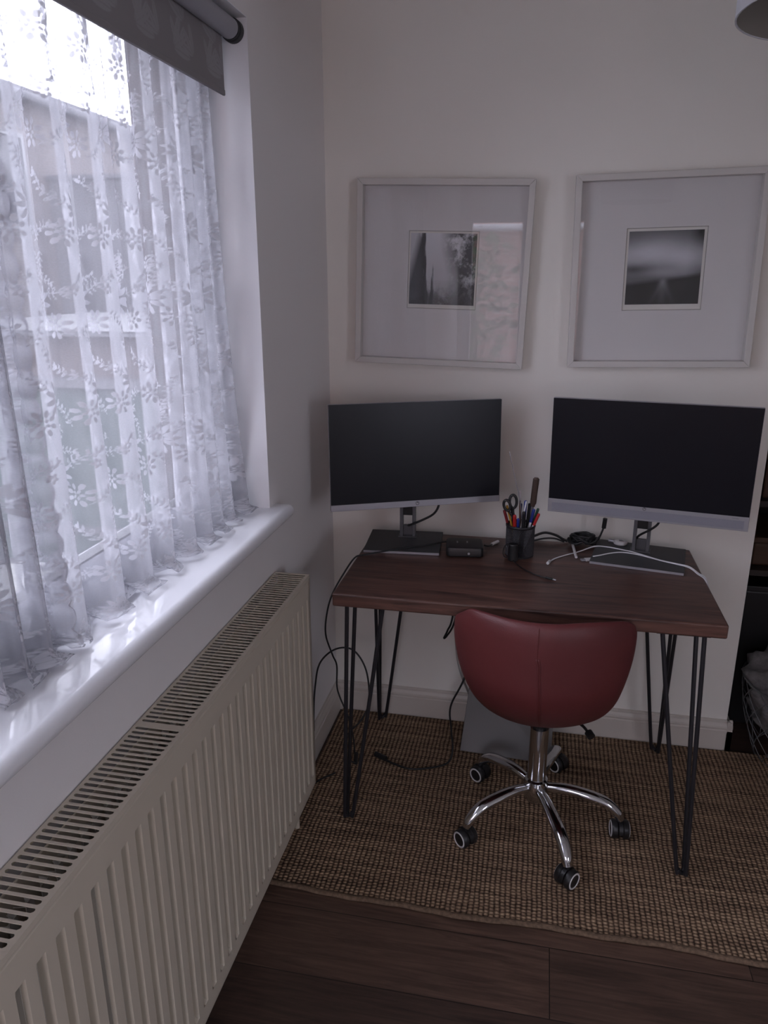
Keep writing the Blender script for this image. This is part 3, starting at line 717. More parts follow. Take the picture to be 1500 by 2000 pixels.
def pic_road():
    n1 = noise2(NP_, 5, 5, (.7, 1.6), 2); hor = .34+.03*uu-.06*(1-uu)
    sky = .10+.42*np.exp(-((vv-.66-.05*np.sin(uu*4))/.20)**2)*(.75+.5*n1)
    sky -= .22*np.clip((.42-uu)*3, 0, 1)*np.exp(-((vv-.50)/.07)**2); sky -= .18*np.clip((uu-.80)*4, 0, 1); sky += .15*np.exp(-((vv-.43)/.06)**2)*np.exp(-((uu-.5)/.3)**2)
    gnd = .012+.01*n1
    for c, w, s in ((0.0, .035, .09), (-.16, .02, .05), (.16, .02, .05)):
        gnd = gnd+s*np.exp(-(((uu-.5)-c*(hor-vv)/hor)/(w+.02))**2)*np.clip(1.2-(hor-vv)/hor, .1, 1)
    k = np.clip((vv-hor+.03*(1-uu))*16, 0, 1); return np.clip(gnd*(1-k)+sky*k, .008, .6)
def picture(name, cx, cz, w, h, roll, label, pic, pw, imgc, tint, ptag):
    R = Matrix.Translation((cx, 0, cz)) @ Matrix.Rotation(-roll, 4, 'Y') @ Matrix.Translation((-cx, 0, -cz))
    t = thing(name, (cx, 0, cz), label, 'picture', 'white framed black-and-white prints')
    yb_, yf = -0.002, -0.042; fr = 0.018; x0, x1, z0, z1 = cx-w/2, cx+w/2, cz-h/2, cz+h/2
    b = bmesh.new()
    # mitred mouldings
    def moulding(o4, i4):
        for yA, yB in ((yb_, yf),):
            a = [b.verts.new((p[0], y_, p[1])) for y_ in (yA, yB) for p in (o4[0], o4[1], i4[1], i4[0])]
            for f in ((0,1,2,3),(7,6,5,4),(0,4,5,1),(1,5,6,2),(2,6,7,3),(3,7,4,0)): b.faces.new([a[i] for i in f])
    O = [(x0, z0), (x1, z0), (x1, z1), (x0, z1)]; I = [(x0+fr, z0+fr), (x1-fr, z0+fr), (x1-fr, z1-fr), (x0+fr, z1-fr)]
    for i in range(4): moulding((O[i], O[(i+1) % 4]), (I[i], I[(i+1) % 4]))
    bmesh.ops.transform(b, matrix=R, verts=b.verts); obj('frame', b, 'frame', t, bevel=.0012)
    ym = -0.010
    px0, px1, pz0, pz1 = pw; b = bmesh.new()
    for a_, c_ in (((x0+fr, ym, z0+fr), (px0, ym+.004, z1-fr)), ((px1, ym, z0+fr), (x1-fr, ym+.004, z1-fr)), ((px0, ym, z0+fr), (px1, ym+.004, pz0)), ((px0, ym, pz1), (px1, ym+.004, z1-fr))): box(b, a_, c_)
    bmesh.ops.transform(b, matrix=R, verts=b.verts); obj('mount', b, 'matboard', t)
    b = bmesh.new(); e = .0016; q = [(px0, pz0), (px1, pz0), (px1, pz1), (px0, pz1)]; q2 = [(px0+e, pz0+e), (px1-e, pz0+e), (px1-e, pz1-e), (px0+e, pz1-e)]
    for i in range(4):
        j = (i+1) % 4; b.faces.new([b.verts.new(p) for p in ((q[i][0], ym-.0001, q[i][1]), (q[j][0], ym-.0001, q[j][1]), (q2[j][0], ym+.0035, q2[j][1]), (q2[i][0], ym+.0035, q2[i][1]))])
    bmesh.ops.transform(b, matrix=R, verts=b.verts); obj('mount_bevel', b, 'bevel', t)
    b = bmesh.new(); box(b, (px0-.003, ym+.0042, pz0-.003), (px1+.003, ym+.005, pz1+.003)); bmesh.ops.transform(b, matrix=R, verts=b.verts); pp = obj('print', b, 'paper', t)
    ix0, ix1, iz0, iz1 = imgc; b = bmesh.new(); lay = b.verts.layers.float_color.new('ink'); P = pic(); V = []
    for i in range(NP_):
        V.append([])
        for j in range(NP_):
            v = b.verts.new((ix0+(ix1-ix0)*i/(NP_-1), ym+.0036, iz0+(iz1-iz0)*j/(NP_-1))); g_ = float(P[i, j]); v[lay] = (g_*tint[0], g_*tint[1], g_*tint[2], 1); V[-1].append(v)
    for i in range(NP_-1):
        for j in range(NP_-1): b.faces.new((V[i][j], V[i+1][j], V[i+1][j+1], V[i][j+1]))
    bmesh.ops.transform(b, matrix=R, verts=b.verts); obj('photographic_image', b, 'ink', pp)
    b = bmesh.new(); b.faces.new([b.verts.new(p) for p in ((x0+fr, -.033 if ptag else -.013, z0+fr), (x1-fr, -.033 if ptag else -.013, z0+fr), (x1-fr, -.033 if ptag else -.013, z1-fr), (x0+fr, -.033 if ptag else -.013, z1-fr))])
    bmesh.ops.transform(b, matrix=R, verts=b.verts); obj('glass', b, 'pane', t)
    return t
picture('framed_print', .369, 1.564, .530, .545, -.0267, 'white framed print of misty trees above the left monitor', pic_trees, (.262, .478, 1.463, 1.693), (.2675, .471, 1.476, 1.686), (1, 1, 1.06), True)
picture('framed_print', 1.017, 1.5705, .518, .541, .0195, 'white framed print of a road under clouds, above the right monitor', pic_road, (.909, 1.132, 1.464, 1.695), (.917, 1.123, 1.481, 1.686), (1, 1, 1.08), False)

# ------------------------------------------------------------------ desk
DCX, DCY, DW, DD, DH, DT = .671, -.366, .998, .549, .75, .037
desk = thing('desk', (DCX, DCY, 0.009), 'dark-stained wooden desk on black hairpin legs', 'desk')
obj('tabletop', B((DCX-DW/2, DCY-DD/2, DH-DT), (DCX+DW/2, DCY+DD/2, DH)), 'desk', desk, bevel=.005, bseg=3)
def hairpin(fx, fy, sx, sy_, tx, ty):
    """foot (fx, fy); corner of the top plate (tx, ty); rods spread by sx along x and sy_ along y"""
    b = bmesh.new(); r = .0058; zt = DH-DT; zf = .009+r
    for (dx, dy, ox, oy) in ((0, 0, -.006*sx, -.006*sy_), (0.0, .10*sy_, -.004*sx, .009*sy_), (.10*sx, 0, .011*sx, -.004*sy_)):
        tube(b, [(tx+dx, ty+dy, zt-.002), (fx+ox*1.2+(tx+dx-fx)*.10, fy+oy*1.2+(ty+dy-fy)*.10, .08), (fx+ox*1.15, fy+oy*1.15, .030), (fx+ox*.7, fy+oy*.7, zf+.006), (fx, fy, zf)], r, 10, 5)
    p = [(tx-.012*sx, ty-.012*sy_), (tx+.115*sx, ty-.012*sy_), (tx+.115*sx, ty+.012*sy_), (tx+.012*sx, ty+.115*sy_), (tx-.012*sx, ty+.115*sy_)]
    lo = [b.verts.new((x, y, zt-.004)) for x, y in p]; hi = [b.verts.new((x, y, zt)) for x, y in p]
    b.faces.new(lo[::-1]); b.faces.new(hi)
    for i in range(5): b.faces.new((lo[i], lo[(i+1) % 5], hi[(i+1) % 5], hi[i]))
    obj('hairpin_leg', b, 'blackmetal', desk, smooth='auto')
hairpin(.196, -.604, 1, 1, .206, -.612)
hairpin(1.140, -.648, -1, 1, 1.122, -.618)
hairpin(.186, -.066, 1, -1, .194, -.112)
hairpin(1.145, -.078, -1, -1, 1.138, -.112)

# ------------------------------------------------------------------ monitors
def rotz(a): return Matrix.Rotation(a, 4, 'Z')
def text_bm(s, size, M_):
    cu = bpy.data.curves.new('lettering', 'FONT'); cu.body = s; cu.size = size; cu.align_x = 'CENTER'; cu.align_y = 'CENTER'; cu.extrude = size*.02
    o = bpy.data.objects.new('lettering', cu); COL.objects.link(o); bpy.context.view_layer.update()
    me = bpy.data.meshes.new_from_object(o.evaluated_get(bpy.context.evaluated_depsgraph_get())); b = bmesh.new(); b.from_mesh(me)
    bpy.data.objects.remove(o); bpy.data.curves.remove(cu); bpy.data.meshes.remove(me)
    bmesh.ops.transform(b, matrix=M_, verts=b.verts); return b
def monitor(label, c, yaw, w, h, tilt, roll, chin, base, byaw, bw, bd, colx, coly, grille):
    t = thing('monitor', (base[0], base[1], .75), label, 'monitor', 'computer monitors on the desk')
    Mx = Matrix.Translation(c) @ rotz(yaw) @ Matrix.Rotation(-tilt, 4, 'X') @ Matrix.Rotation(-roll, 4, 'Y')
    def loc(bm): bmesh.ops.transform(bm, matrix=Mx, verts=bm.verts); return bm
    hw, hh = w/2, h/2
    b = bmesh.new(); box(b, (-hw, 0, -hh), (hw, .012, hh)); box(b, (-hw*.72, .012, -hh*.80), (hw*.72, .036, hh*.72))
    obj('housing', loc(b), 'silver', t, bevel=.003)
    obj('screen', loc(B((-hw+.0012, -.0022, -hh+chin), (hw-.0012, 0.0005, hh-.0012))), 'screen', t)
    ch = obj('chin_bezel', loc(B((-hw, -.0042, -hh), (hw, .0, -hh+chin))), 'silver', t, bevel=.001)
    lz = -hh+chin*.55 if not grille else -hh+chin-.0045
    # round emblem with two slanted letters
    b = bmesh.new(); R_ = .0058 if not grille else .0050
    cyl(b, (0, -.0048, lz), (0, -.0040, lz), R_, seg=28)
    obj('emblem', loc(b), 'silverdark', ch)
    sh = Matrix.Identity(4); sh[0][1] = .25
    obj('emblem_letters', text_or(loc, 'hp', .0085 if not grille else .0072, Matrix.Translation((0, -.0049, lz)) @ Matrix.Rotation(PI/2, 4, 'X') @ sh), 'whiteplastic', ch)
    if grille:
        obj('speaker_grille', loc(B((-hw+.012, -.0052, -hh+.006), (hw-.012, -.0040, -hh+chin-.011))), 'grille', t)
        obj('lettering', text_or(loc, 'EliteDisplay', .0036, Matrix.Translation((hw-.035, -.0043, -hh+chin-.0055)) @ Matrix.Rotation(PI/2, 4, 'X')), 'silverdark', ch)
    # stand
    cb = Matrix.Translation((base[0], base[1], .75)) @ rotz(byaw)
    b = bmesh.new(); box(b, (-bw/2, -bd/2, .0), (bw/2, bd/2, .004)); vs = box(b, (-bw/2, -bd/2, .004), (bw/2, bd/2, .009))
    bmesh.ops.transform(b, matrix=cb, verts=b.verts); bs = obj('stand_base', b, 'basegrey', t, bevel=.0015)
    b = bmesh.new(); box(b, (-bw/2+.001, -bd/2-.0012, .001), (bw/2-.001, -bd/2+.001, .0078)); bmesh.ops.transform(b, matrix=cb, verts=b.verts); obj('front_edge', b, 'silver', bs)
    cm = Matrix.Translation((colx, coly, .759)) @ rotz(byaw); b = bmesh.new(); H_ = c[2]-.759+.02
    for sx in (-1, 1): box(b, (sx*.0200-.005, -.006, 0), (sx*.0200+.005, .022, H_))
    box(b, (-.015, .010, 0), (.015, .022, .034)); box(b, (-.015, .004, .082), (.015, .022, H_)); box(b, (-.030, -.012, 0), (.030, .026, .0025))
    bmesh.ops.transform(b, matrix=cm, verts=b.verts); obj('stand_column', b, 'silverdark', t, bevel=.0015)
    b = bmesh.new(); box(b, (-.0149, -.002, .072), (.0149, .004, H_)); bmesh.ops.transform(b, matrix=cm, verts=b.verts); obj('column_slider', b, 'bezel', t)
    p0 = Mx @ Vector((0, .030, -.01)); p1 = Vector((colx, coly+.006, c[2]-.01)); b = bmesh.new(); cyl(b, p0, p1, .022, seg=20); obj('tilt_joint', b, 'blackplastic', t)
    return t, Mx
def text_or(loc, s, size, M_):
    return loc(text_bm(s, size, M_))
mL, ML = monitor('left monitor with thin silver chin, turned towards the right, nearer the window', (.3313, -.2201, 1.0425), .428, .539, .322, .0525, -.003, .0195, (.292, -.206), .07, .234, .200, .2946, -.163, False)
mR, MR = monitor('right monitor with deep silver speaker chin, turned towards the left', (.9922, -.3035, 1.0675), -.1839, .539, .338, -.0437, .0045, .0405, (1.006, -.196), -.184, .262, .212, 1.014, -.160, True)

# ------------------------------------------------------------------ desk chair
CX, CY, CZ = .748, -.500, .009
chair = thing('desk_chair', (CX, CY, CZ), 'red leatherette bucket chair on a chrome five-star wheeled base', 'chair')
out = [(0.527,0.740),(0.509,0.722),(0.504,0.709),(0.503,0.665),(0.515,0.604),(0.536,0.548),(0.565,0.492),(0.600,0.452),(0.645,0.424),(0.69,0.411),(0.737,0.406),(0.80,0.407),(0.855,0.417),(0.895,0.438),(0.922,0.490),(0.940,0.560),(0.957,0.635),(0.961,0.700),(0.952,0.730),(0.925,0.750),(0.88,0.761),(0.82,0.768),(0.755,0.767),(0.70,0.766),(0.64,0.765),(0.58,0.763),(0.548,0.757)]
oc = Vector((.730, .62))
OUT = spline([(x, 0, z) for x, z in out]+[(out[0][0], 0, out[0][1])], 5)[:-1]
def fsh(x, z):
    y = -.775+.09*((x-.728)/.2)**2
    if z < .60: y += .10*((.60-z)/.17)**2
    return y
b = bmesh.new(); NR = 22; n_ = len(OUT); th = .022
def shell_pt(r, p, side):
    x = oc.x+(p.x-oc.x)*r; z = oc.y+(p.z-oc.y)*r
    k = (1-r**6)**.5 if r < 1 else 0
    return (x, fsh(x, z)+th-side*th*k, z)
center = [b.verts.new(shell_pt(0, OUT[0], 1)), b.verts.new(shell_pt(0, OUT[0], -1))]
rings = {}
for si, side in enumerate((1, -1)):
    prev = None
    for q in range(1, NR+1):
        r = math.sin(q/NR*PI/2)
        if q == NR: r = 1.0
        if q == NR and si == 1: ring = rings['edge']
        else: ring = [b.verts.new(shell_pt(r, p, side)) for p in OUT]
        if q == NR: rings['edge'] = ring
        if prev is None:
            for i in range(n_):
                b.faces.new((center[si], ring[i], ring[(i+1) % n_]))
        else:
            for i in range(n_):
                j = (i+1) % n_; b.faces.new((prev[i], ring[i], ring[j], prev[j]))
        prev = ring
back = obj('backrest_shell', b, 'leather', chair, smooth=True)
# centre seam: fine stitching above, open pinch below
def seam_pts(z0, z1, dy, n=14):
    P = []
    for i in range(n+1):
        z = z0+(z1-z0)*i/n; x = .721+.014*(1-(z-.44)/.24) if z < .68 else .718
        rr_ = min(.99, math.hypot((x-oc.x)/.23, (z-oc.y)/.20)); P.append((x, fsh(x, z)+th-th*(1-rr_**6)**.5+dy, z))
    return P
obj('seam', T(seam_pts(.762, .68, .0006), .0011, 6, 3), 'seam', back)
b = bmesh.new(); tube(b, [(x-.0022, y, z) for x, y, z in seam_pts(.682, .432, .0002)], .0024, 8, 3); tube(b, [(x+.0030, y, z) for x, y, z in seam_pts(.682, .432, .0002)], .0024, 8, 3)
obj('pinched_pleat', b, 'leather', back, smooth=True)
obj('pleat_gap', T([(x+.0004, y-.0012, z) for x, y, z in seam_pts(.678, .434, .0)], .0009, 6, 3), 'seam', back)
# seat cushion
b = bmesh.new(); prof = [(0, .395), (.10, .412), (.16, .430), (.188, .448), (.192, .462), (.184, .476), (.15, .486), (.08, .482), (0, .480)]
rr_ = lathe(b, (0, 0, 0), prof[1:-1], 48); b.faces.new(rr_[0][::-1]); b.faces.new(rr_[-1])
for v in b.verts: v.co = Vector((.735+v.co.x*.93, -.50+v.co.y*.95+.03, v.co.z))
obj('seat_cushion', b, 'leather', chair, smooth=True)
obj('seat_plate', B((.67, -.56, .405), (.81, -.40, .442)), 'blackplastic', chair, bevel=.004)
b = bmesh.new(); tube(b, [(.80, -.52, .384), (.85, -.56, .384), (.872, -.60, .380)], .004, 8); tube(b, [(.868, -.592, .383), (.876, -.606, .378)], .011, 12, 0)
obj('height_lever', b, 'blackplastic', chair, smooth='auto')
px_, py_ = .742, -.500
g_ = obj('gas_column', Cy((px_, py_, .15), (px_, py_, .325), .0265, seg=32), 'chrome', chair, smooth='auto')
obj('column_top', Cy((px_, py_, .31), (px_, py_, .41), .019, seg=24), 'blackplastic', chair, smooth='auto')
b = bmesh.new(); lathe(b, (px_, py_, 0), [(.001, .085), (.030, .085), (.036, .10), (.037, .135), (.033, .152), (.027, .156), (.0265, .158), (.001, .158)], 32)
obj('base_hub', b, 'chrome', chair, smooth='auto')
feet = [(.831, -.745, -.65), (.985, -.528, .08), (.816, -.246, .85), (.570, -.345, .95), (.553, -.648, .80)]
for (fx, fy, sw) in feet:
    d = Vector((fx-px_, fy-py_, 0)); Ln = d.length; d.normalize(); s_ = Vector((-d.y, d.x, 0)); tip = Vector((fx, fy, 0))
    P = [Vector((px_, py_, .128))+d*.028, Vector((px_, py_, .134))+d*.08, Vector((px_, py_, .130))+d*(Ln*.55), Vector((px_, py_, .117))+d*(Ln*.80), Vector((px_, py_, .090))+d*(Ln*.95), Vector((px_, py_, .068))+d*(Ln*1.0)]
    leg = obj('base_leg', T(P, lambda t: ((.0130-.002*t)*(1+.30*math.sin(min(1, t)*PI)), (.0125)*(1+.50*math.sin(min(1, t)*PI))), 16, 6), 'chrome', chair, smooth='auto')
    # caster: twin wheel under a hood
    ax = Vector((math.cos(sw), math.sin(sw), 0)); tr = Vector((-ax.y, ax.x, 0)); cc = Vector((fx, fy, .009+.027))
    b = bmesh.new(); cyl(b, cc+Vector((0, 0, .018)), cc+Vector((0, 0, .042)), .008, seg=16)
    prof = []; segn = 16; A = []; Bq = []
    for k in range(segn+1):
        a = PI*k/segn; pr = tr*math.cos(a)*.0295+Vector((0, 0, math.sin(a)*.0295+.0)); A.append(b.verts.new(cc+pr-ax*.0055)); Bq.append(b.verts.new(cc+pr+ax*.0055))
    for k in range(segn): b.faces.new((A[k], A[k+1], Bq[k+1], Bq[k]))
    b.faces.new(A[::-1]); b.faces.new(Bq)
    cs = obj('caster', b, 'blackplastic', chair, loc=(fx, fy, .06), smooth='auto')
    for sd_ in (-1, 1):
        b = bmesh.new(); lathe(b, cc, [(.001, sd_*.006), (.024, sd_*.006), (.0268, sd_*.009), (.0268, sd_*.021), (.0240, sd_*.0245), (.016, sd_*.0250), (.001, sd_*.0235)], 32, ax)
        obj('wheel', b, 'blackplastic', cs, smooth='auto')
        b = bmesh.new(); tube(b, [cc+ax*(sd_*.0238)+(tr*math.cos(a)+Vector((0, 0, math.sin(a))))*.0205 for a in [2*PI*k/36 for k in range(36)]], .0028, 8, 0, True)
        obj('wheel_ring', b, 'whiteplastic', cs, smooth=True)

# ------------------------------------------------------------------ things on the desk
DZ = .75
# black box (docking hub)
Mh = Matrix.Translation((.487, -.250, DZ)) @ rotz(.12)
hub = thing('docking_box', (.487, -.250, DZ), 'small square black docking box beside the left monitor stand', 'electronic box')
b = bmesh.new(); prof = []
for cx_, cy2, a0 in ((.042, .036, 0), (-.042, .036, PI/2), (-.042, -.036, PI), (.042, -.036, 3*PI/2)):
    for k in range(6): a = a0+PI/2*k/5; prof.append((cx_+.014*math.cos(a), cy2+.014*math.sin(a)))
rgs = [[b.verts.new((x*s_, y*s_, z)) for x, y in prof] for s_, z in ((.94, .001), (1, .004), (1, .024), (.96, .029), (.86, .030))]
for i in range(len(rgs)-1):
    for k in range(len(prof)): b.faces.new((rgs[i][k], rgs[i][(k+1) % len(prof)], rgs[i+1][(k+1) % len(prof)], rgs[i+1][k]))
b.faces.new(rgs[0][::-1]); b.faces.new(rgs[-1]); bmesh.ops.transform(b, matrix=Mh, verts=b.verts); obj('body', b, 'blackplastic', hub, smooth='auto')
for (x, y) in ((-.024, .010), (.006, .012)):
    b = bmesh.new(); box(b, (x, y-.012, .030), (x+.004, y+.004, .0306), T=None); bmesh.ops.transform(b, matrix=Mh @ Matrix.Rotation(.0, 4, 'Z'), verts=b.verts); obj('printed_mark', b, 'silver', hub)
b = bmesh.new(); cyl(b, Mh @ Vector((.012, -.0515, .013)), Mh @ Vector((.012, -.0490, .013)), .0035, seg=14); obj('front_socket', b, 'silver', hub)
for x in (-.02, .02): obj('rear_plug', B((x-.008, .049, .008), (x+.008, .068, .018), Mh), 'blackplastic', hub, bevel=.002)

def cable(name, pts, r, m, label, cat='cable', smooth=8, ends=()):
    o = obj(name, T(pts, r, 8, smooth), m, smooth=True, loc=pts[0]); tag(o, label, cat)
    for (nm, p0, p1, r_, m_) in ends:
        obj(nm, Cy(p0, p1, r_, seg=14), m_, o, smooth='auto')
    return o
cable('usb_cable', [(.545, -.215, .764), (.558, -.195, .756), (.570, -.168, .754)], .0022, 'cable', 'short black lead ending in a white plug behind the docking box',
      ends=[('plug', (.566, -.175, .7545), (.584, -.150, .7565), .0052, 'whiteplastic')])
cable('power_cable', [(.452, -.215, .764), (.425, -.212, .766), (.36, -.250, .7625), (.29, -.291, .7615), (.23, -.325, .757), (.19, -.345, .753), (.165, -.352, .745), (.135, -.37, .70), (.105, -.40, .64), (.086, -.40, .572), (.081, -.40, .502), (.092, -.37, .42), (.100, -.35, .371), (.099, -.35, .30), (.108, -.35, .258), (.135, -.35, .188), (.150, -.35, .12), (.155, -.35, .05), (.150, -.34, .018)], .0027, 'cable',
      'black cable trailing over the left monitor base and down the desk side')
cable('power_cable', [(.012, -.34, .02), (.008, -.32, .16), (.010, -.30, .257), (.029, -.30, .346), (.083, -.30, .402), (.143, -.30, .404), (.185, -.30, .335), (.193, -.30, .22), (.170, -.32, .16), (.133, -.34, .12), (.118, -.35, .075), (.135, -.36, .035), (.160, -.36, .022)], .0030, 'cable',
      'black cable arching from behind the radiator to the floor', ends=[('moulded_join', (.158, -.352, .015), (.160, -.352, .055), .007, 'cable')])
cable('power_cable', [(.56, -.15, .58), (.55, -.2, .45), (.497, -.25, .305), (.458, -.25, .205), (.462, -.25, .12), (.470, -.262, .045), (.455, -.29, .014), (.40, -.325, .013), (.34, -.342, .013), (.283, -.326, .013), (.250, -.310, .014)], .0032, 'cable',
      'black cable curling on the rug left of the chair with its plug end', ends=[('plug', (.252, -.311, .018), (.212, -.291, .018), .0088, 'cable')])
cable('cable_loop', [(.465, -.13, .712), (.447, -.15, .49), (.430, -.15, .43), (.419, -.15, .402), (.428, -.15, .41), (.450, -.15, .455), (.470, -.13, .55), (.47, -.13, .712)], .0032, 'cable', 'black cable loop hanging under the desk behind the chair')
cable('aerial_lead', [(.44, -.006, .70), (.437, -.006, .45), (.448, -.006, .28), (.468, -.022, .20), (.50, -.022, .12)], .0030, 'gcable', 'pale grey lead running down the wall under the desk')
cable('pipe_lead', [(.040, -.50, .006), (.062, -.458, .012), (.104, -.410, .012)], .0028, 'cable', 'short dark lead poking out from under the radiator end')
cable('monitor_cable', [(.390, -.150, .885), (.393, -.165, .866), (.376, -.168, .839), (.335, -.170, .815), (.300, -.168, .798), (.296, -.140, .790), (.30, -.11, .765)], .0036, 'cable', 'black cable passing through the left monitor stand')
cable('monitor_cable', [(1.060, -.185, .880), (1.050, -.200, .860), (1.031, -.198, .841), (1.010, -.185, .822), (1.004, -.15, .80), (1.0, -.11, .765)], .0036, 'cable', 'black cable passing through the right monitor stand')
cable('plug_cable', [(.885, -.075, .757), (.897, -.080, .767), (.904, -.080, .785), (.909, -.080, .803)], .0030, 'cable', 'black plug on a cable standing up behind the right monitor', ends=[('plug', (.909, -.080, .800), (.911, -.082, .832), .0068, 'blackplastic')])
cable('strap_cable', [(.675, -.11, .756), (.700, -.10, .768), (.729, -.10, .779), (.762, -.10, .773), (.787, -.10, .760), (.80, -.102, .756)], (.0045, .0022), 'cable', 'thick black cable arching on the desk right of the pen pot')
cable('strap_cable', [(.690, -.115, .754), (.727, -.105, .761), (.76, -.105, .763), (.79, -.108, .755)], (.003, .002), 'cable', 'thinner black cable lying under the arching one')
# bundled cable
b = bmesh.new(); rr = random.Random(11)
for k in range(9):
    cx_ = .845+rr.uniform(-.012, .012); R1 = .040-.002*k; zz = .757+.0042*(k % 6); pts = []
    for i in range(24):
        a = 2*PI*i/24; pts.append((cx_+math.cos(a)*R1*1.08, -.115+math.sin(a)*(.016+.001*k), zz+.010*abs(math.sin(a*1.5+k))+.004*math.sin(a*3+k)))
    tube(b, pts, .0042, 8, 0, True)
tag(obj('coiled_cable', b, 'cable', smooth=True, loc=(.845, -.115, DZ)), 'lumpy bundle of coiled black cable at the back of the desk', 'cable bundle')
# white cables
def wz(x, y):      # rests on the right monitor base where it crosses it
    p = rotz(.184) @ Vector((x-1.006, y+.196, 0)); return .7615 if abs(p.x) < .165 and abs(p.y) < .13 else .7525
wp = [(.741, -.297), (.758, -.262), (.790, -.225), (.831, -.186), (.880, -.152), (.920, -.150), (.965, -.168), (.991, -.181), (1.030, -.212), (1.064, -.238), (1.10, -.256), (1.136, -.276), (1.158, -.300)]
p1 = [(x, y, wz(x, y)) for x, y in wp]+[(1.174, -.335, .748), (1.180, -.37, .70), (1.176, -.40, .62)]
cable('charging_cable', p1, .0019, 'wcable', 'white charging cable with the small round-ended tip pointing at the pen pot', ends=[('connector', (.744, -.290, .7545), (.738, -.309, .7545), .0045, 'whiteplastic')])
wp = [(.870, -.245), (.890, -.232), (.925, -.205), (.96, -.192), (.996, -.200), (1.034, -.222), (1.070, -.246), (1.10, -.262), (1.134, -.285), (1.155, -.308)]
p2 = [(x, y, wz(x, y)+.0006) for x, y in wp]+[(1.170, -.35, .749), (1.174, -.39, .71), (1.168, -.42, .64)]
c2 = cable('charging_cable', p2, .0019, 'wcable', 'white charging cable with a flat square plug in front of the right monitor base')
Mp = Matrix.Translation((.858, -.252, .7505)) @ rotz(.35)
b = bmesh.new(); box(b, (-.012, -.008, 0), (.014, .008, .007)); bmesh.ops.transform(b, matrix=Mp, verts=b.verts); obj('plug_body', b, 'whiteplastic', c2, bevel=.002)
b = bmesh.new(); box(b, (-.024, -.006, .0012), (-.012, .006, .0055)); bmesh.ops.transform(b, matrix=Mp, verts=b.verts); obj('metal_tip', b, 'silver', c2)
b = bmesh.new(); tube(b, [(.815, -.125, .7545), (.822, -.242, .7545)], (.0035, .0042), 8, 0)
o = obj('plastic_stick', b, 'whiteplastic', loc=(.818, -.18, .7525), smooth='auto'); tag(o, 'short white plastic stick lying under the white cable', 'stick')
ad = thing('white_adapter', (.957, -.105, .759), 'white rounded adapter on the back of the right monitor base', 'adapter')
b = bmesh.new(); lathe(b, (.960, -.112, .760), [(.001, 0), (.015, 0), (.0185, .004), (.0185, .009), (.015, .0125), (.001, .013)], 28)
for v in b.verts: v.co.x = .960+(v.co.x-.960)*1.15
obj('body', b, 'whiteplastic', ad, smooth='auto'); obj('plug_pins', Cy((.942, -.104, .766), (.926, -.096, .766), .0045), 'silver', ad)
b = bmesh.new(); box(b, (.955, -.117, .7731), (.969, -.115, .7735)); box(b, (.955, -.112, .7731), (.966, -.110, .7735)); obj('printed_mark', b, 'silverdark', ad)
# audio lead in front of the pen pot
aj = thing('audio_adapter', (.630, -.292, DZ), 'small black cylinder with a looped lead, standing in front of the pen pot', 'adapter')
obj('body', Cy((.636, -.292, .7505), (.636, -.292, .802), .0155, .0145, seg=24), 'blackplastic', aj, smooth='auto', bevel=.002)
obj('side_loop', T([(.628, -.290, .798), (.612, -.288, .795), (.606, -.289, .775), (.610, -.291, .760), (.624, -.292, .756)], (.0016, .004), 8), 'blackplastic', aj, smooth=True)
obj('lead', T([(.638, -.306, .754), (.652, -.335, .752), (.678, -.375, .7522), (.715, -.410, .7522), (.735, -.422, .753)], .0017, 8), 'cable', aj, smooth=True)
jk = obj('jack', Cy((.733, -.421, .7538), (.752, -.431, .7538), .0034, seg=12), 'cable', aj, smooth='auto')
obj('jack_tip', Cy((.752, -.431, .7538), (.760, -.435, .7538), .0019, seg=12), 'silver', jk, smooth='auto')

# pen pot of wire mesh
PX, PY, PR, PH = .653, -.238, .0420, .098
pot = thing('pen_pot', (PX, PY, DZ), 'black wire mesh pen pot in the middle of the desk', 'pen pot')
b = bmesh.new(); NS, NH = 56, 20; rg = []
for j in range(NH+1): rg.append([b.verts.new((PX+PR*math.cos(2*PI*(i+.5*(j % 2))/NS), PY+PR*math.sin(2*PI*(i+.5*(j % 2))/NS), DZ+.003+(PH-.006)*j/NH)) for i in range(NS)])
for j in range(NH):
    for i in range(NS):
        a_, c_ = rg[j][i], rg[j][(i+1) % NS]
        if j % 2 == 0: e_, f_ = rg[j+1][i], rg[j+1][(i+1) % NS]; b.faces.new((a_, c_, e_)); b.faces.new((c_, f_, e_))
        else: e_, f_ = rg[j+1][i], rg[j+1][(i+1) % NS]; b.faces.new((a_, c_, f_)); b.faces.new((a_, f_, e_))
o = obj('mesh_wall', b, 'blackmetal', pot); w_ = o.modifiers.new('wire', 'WIREFRAME'); w_.thickness = .0016; w_.use_replace = True
ringp = lambda R_, z: [(PX+R_*math.cos(2*PI*k/40), PY+R_*math.sin(2*PI*k/40), z) for k in range(40)]
obj('rim', T(ringp(PR+.0008, DZ+PH-.003), (.0045, .002), 8, 0, True), 'blackmetal', pot, smooth=True)
obj('base_disc', Cy((PX, PY, DZ), (PX, PY, DZ+.005), PR+.001, seg=40), 'blackmetal', pot, smooth='auto')
PC = {}
def pmat(n, c, r=.35):
    if n not in PC: PC[n] = mat('pen_'+n, c, r)
    return PC[n]
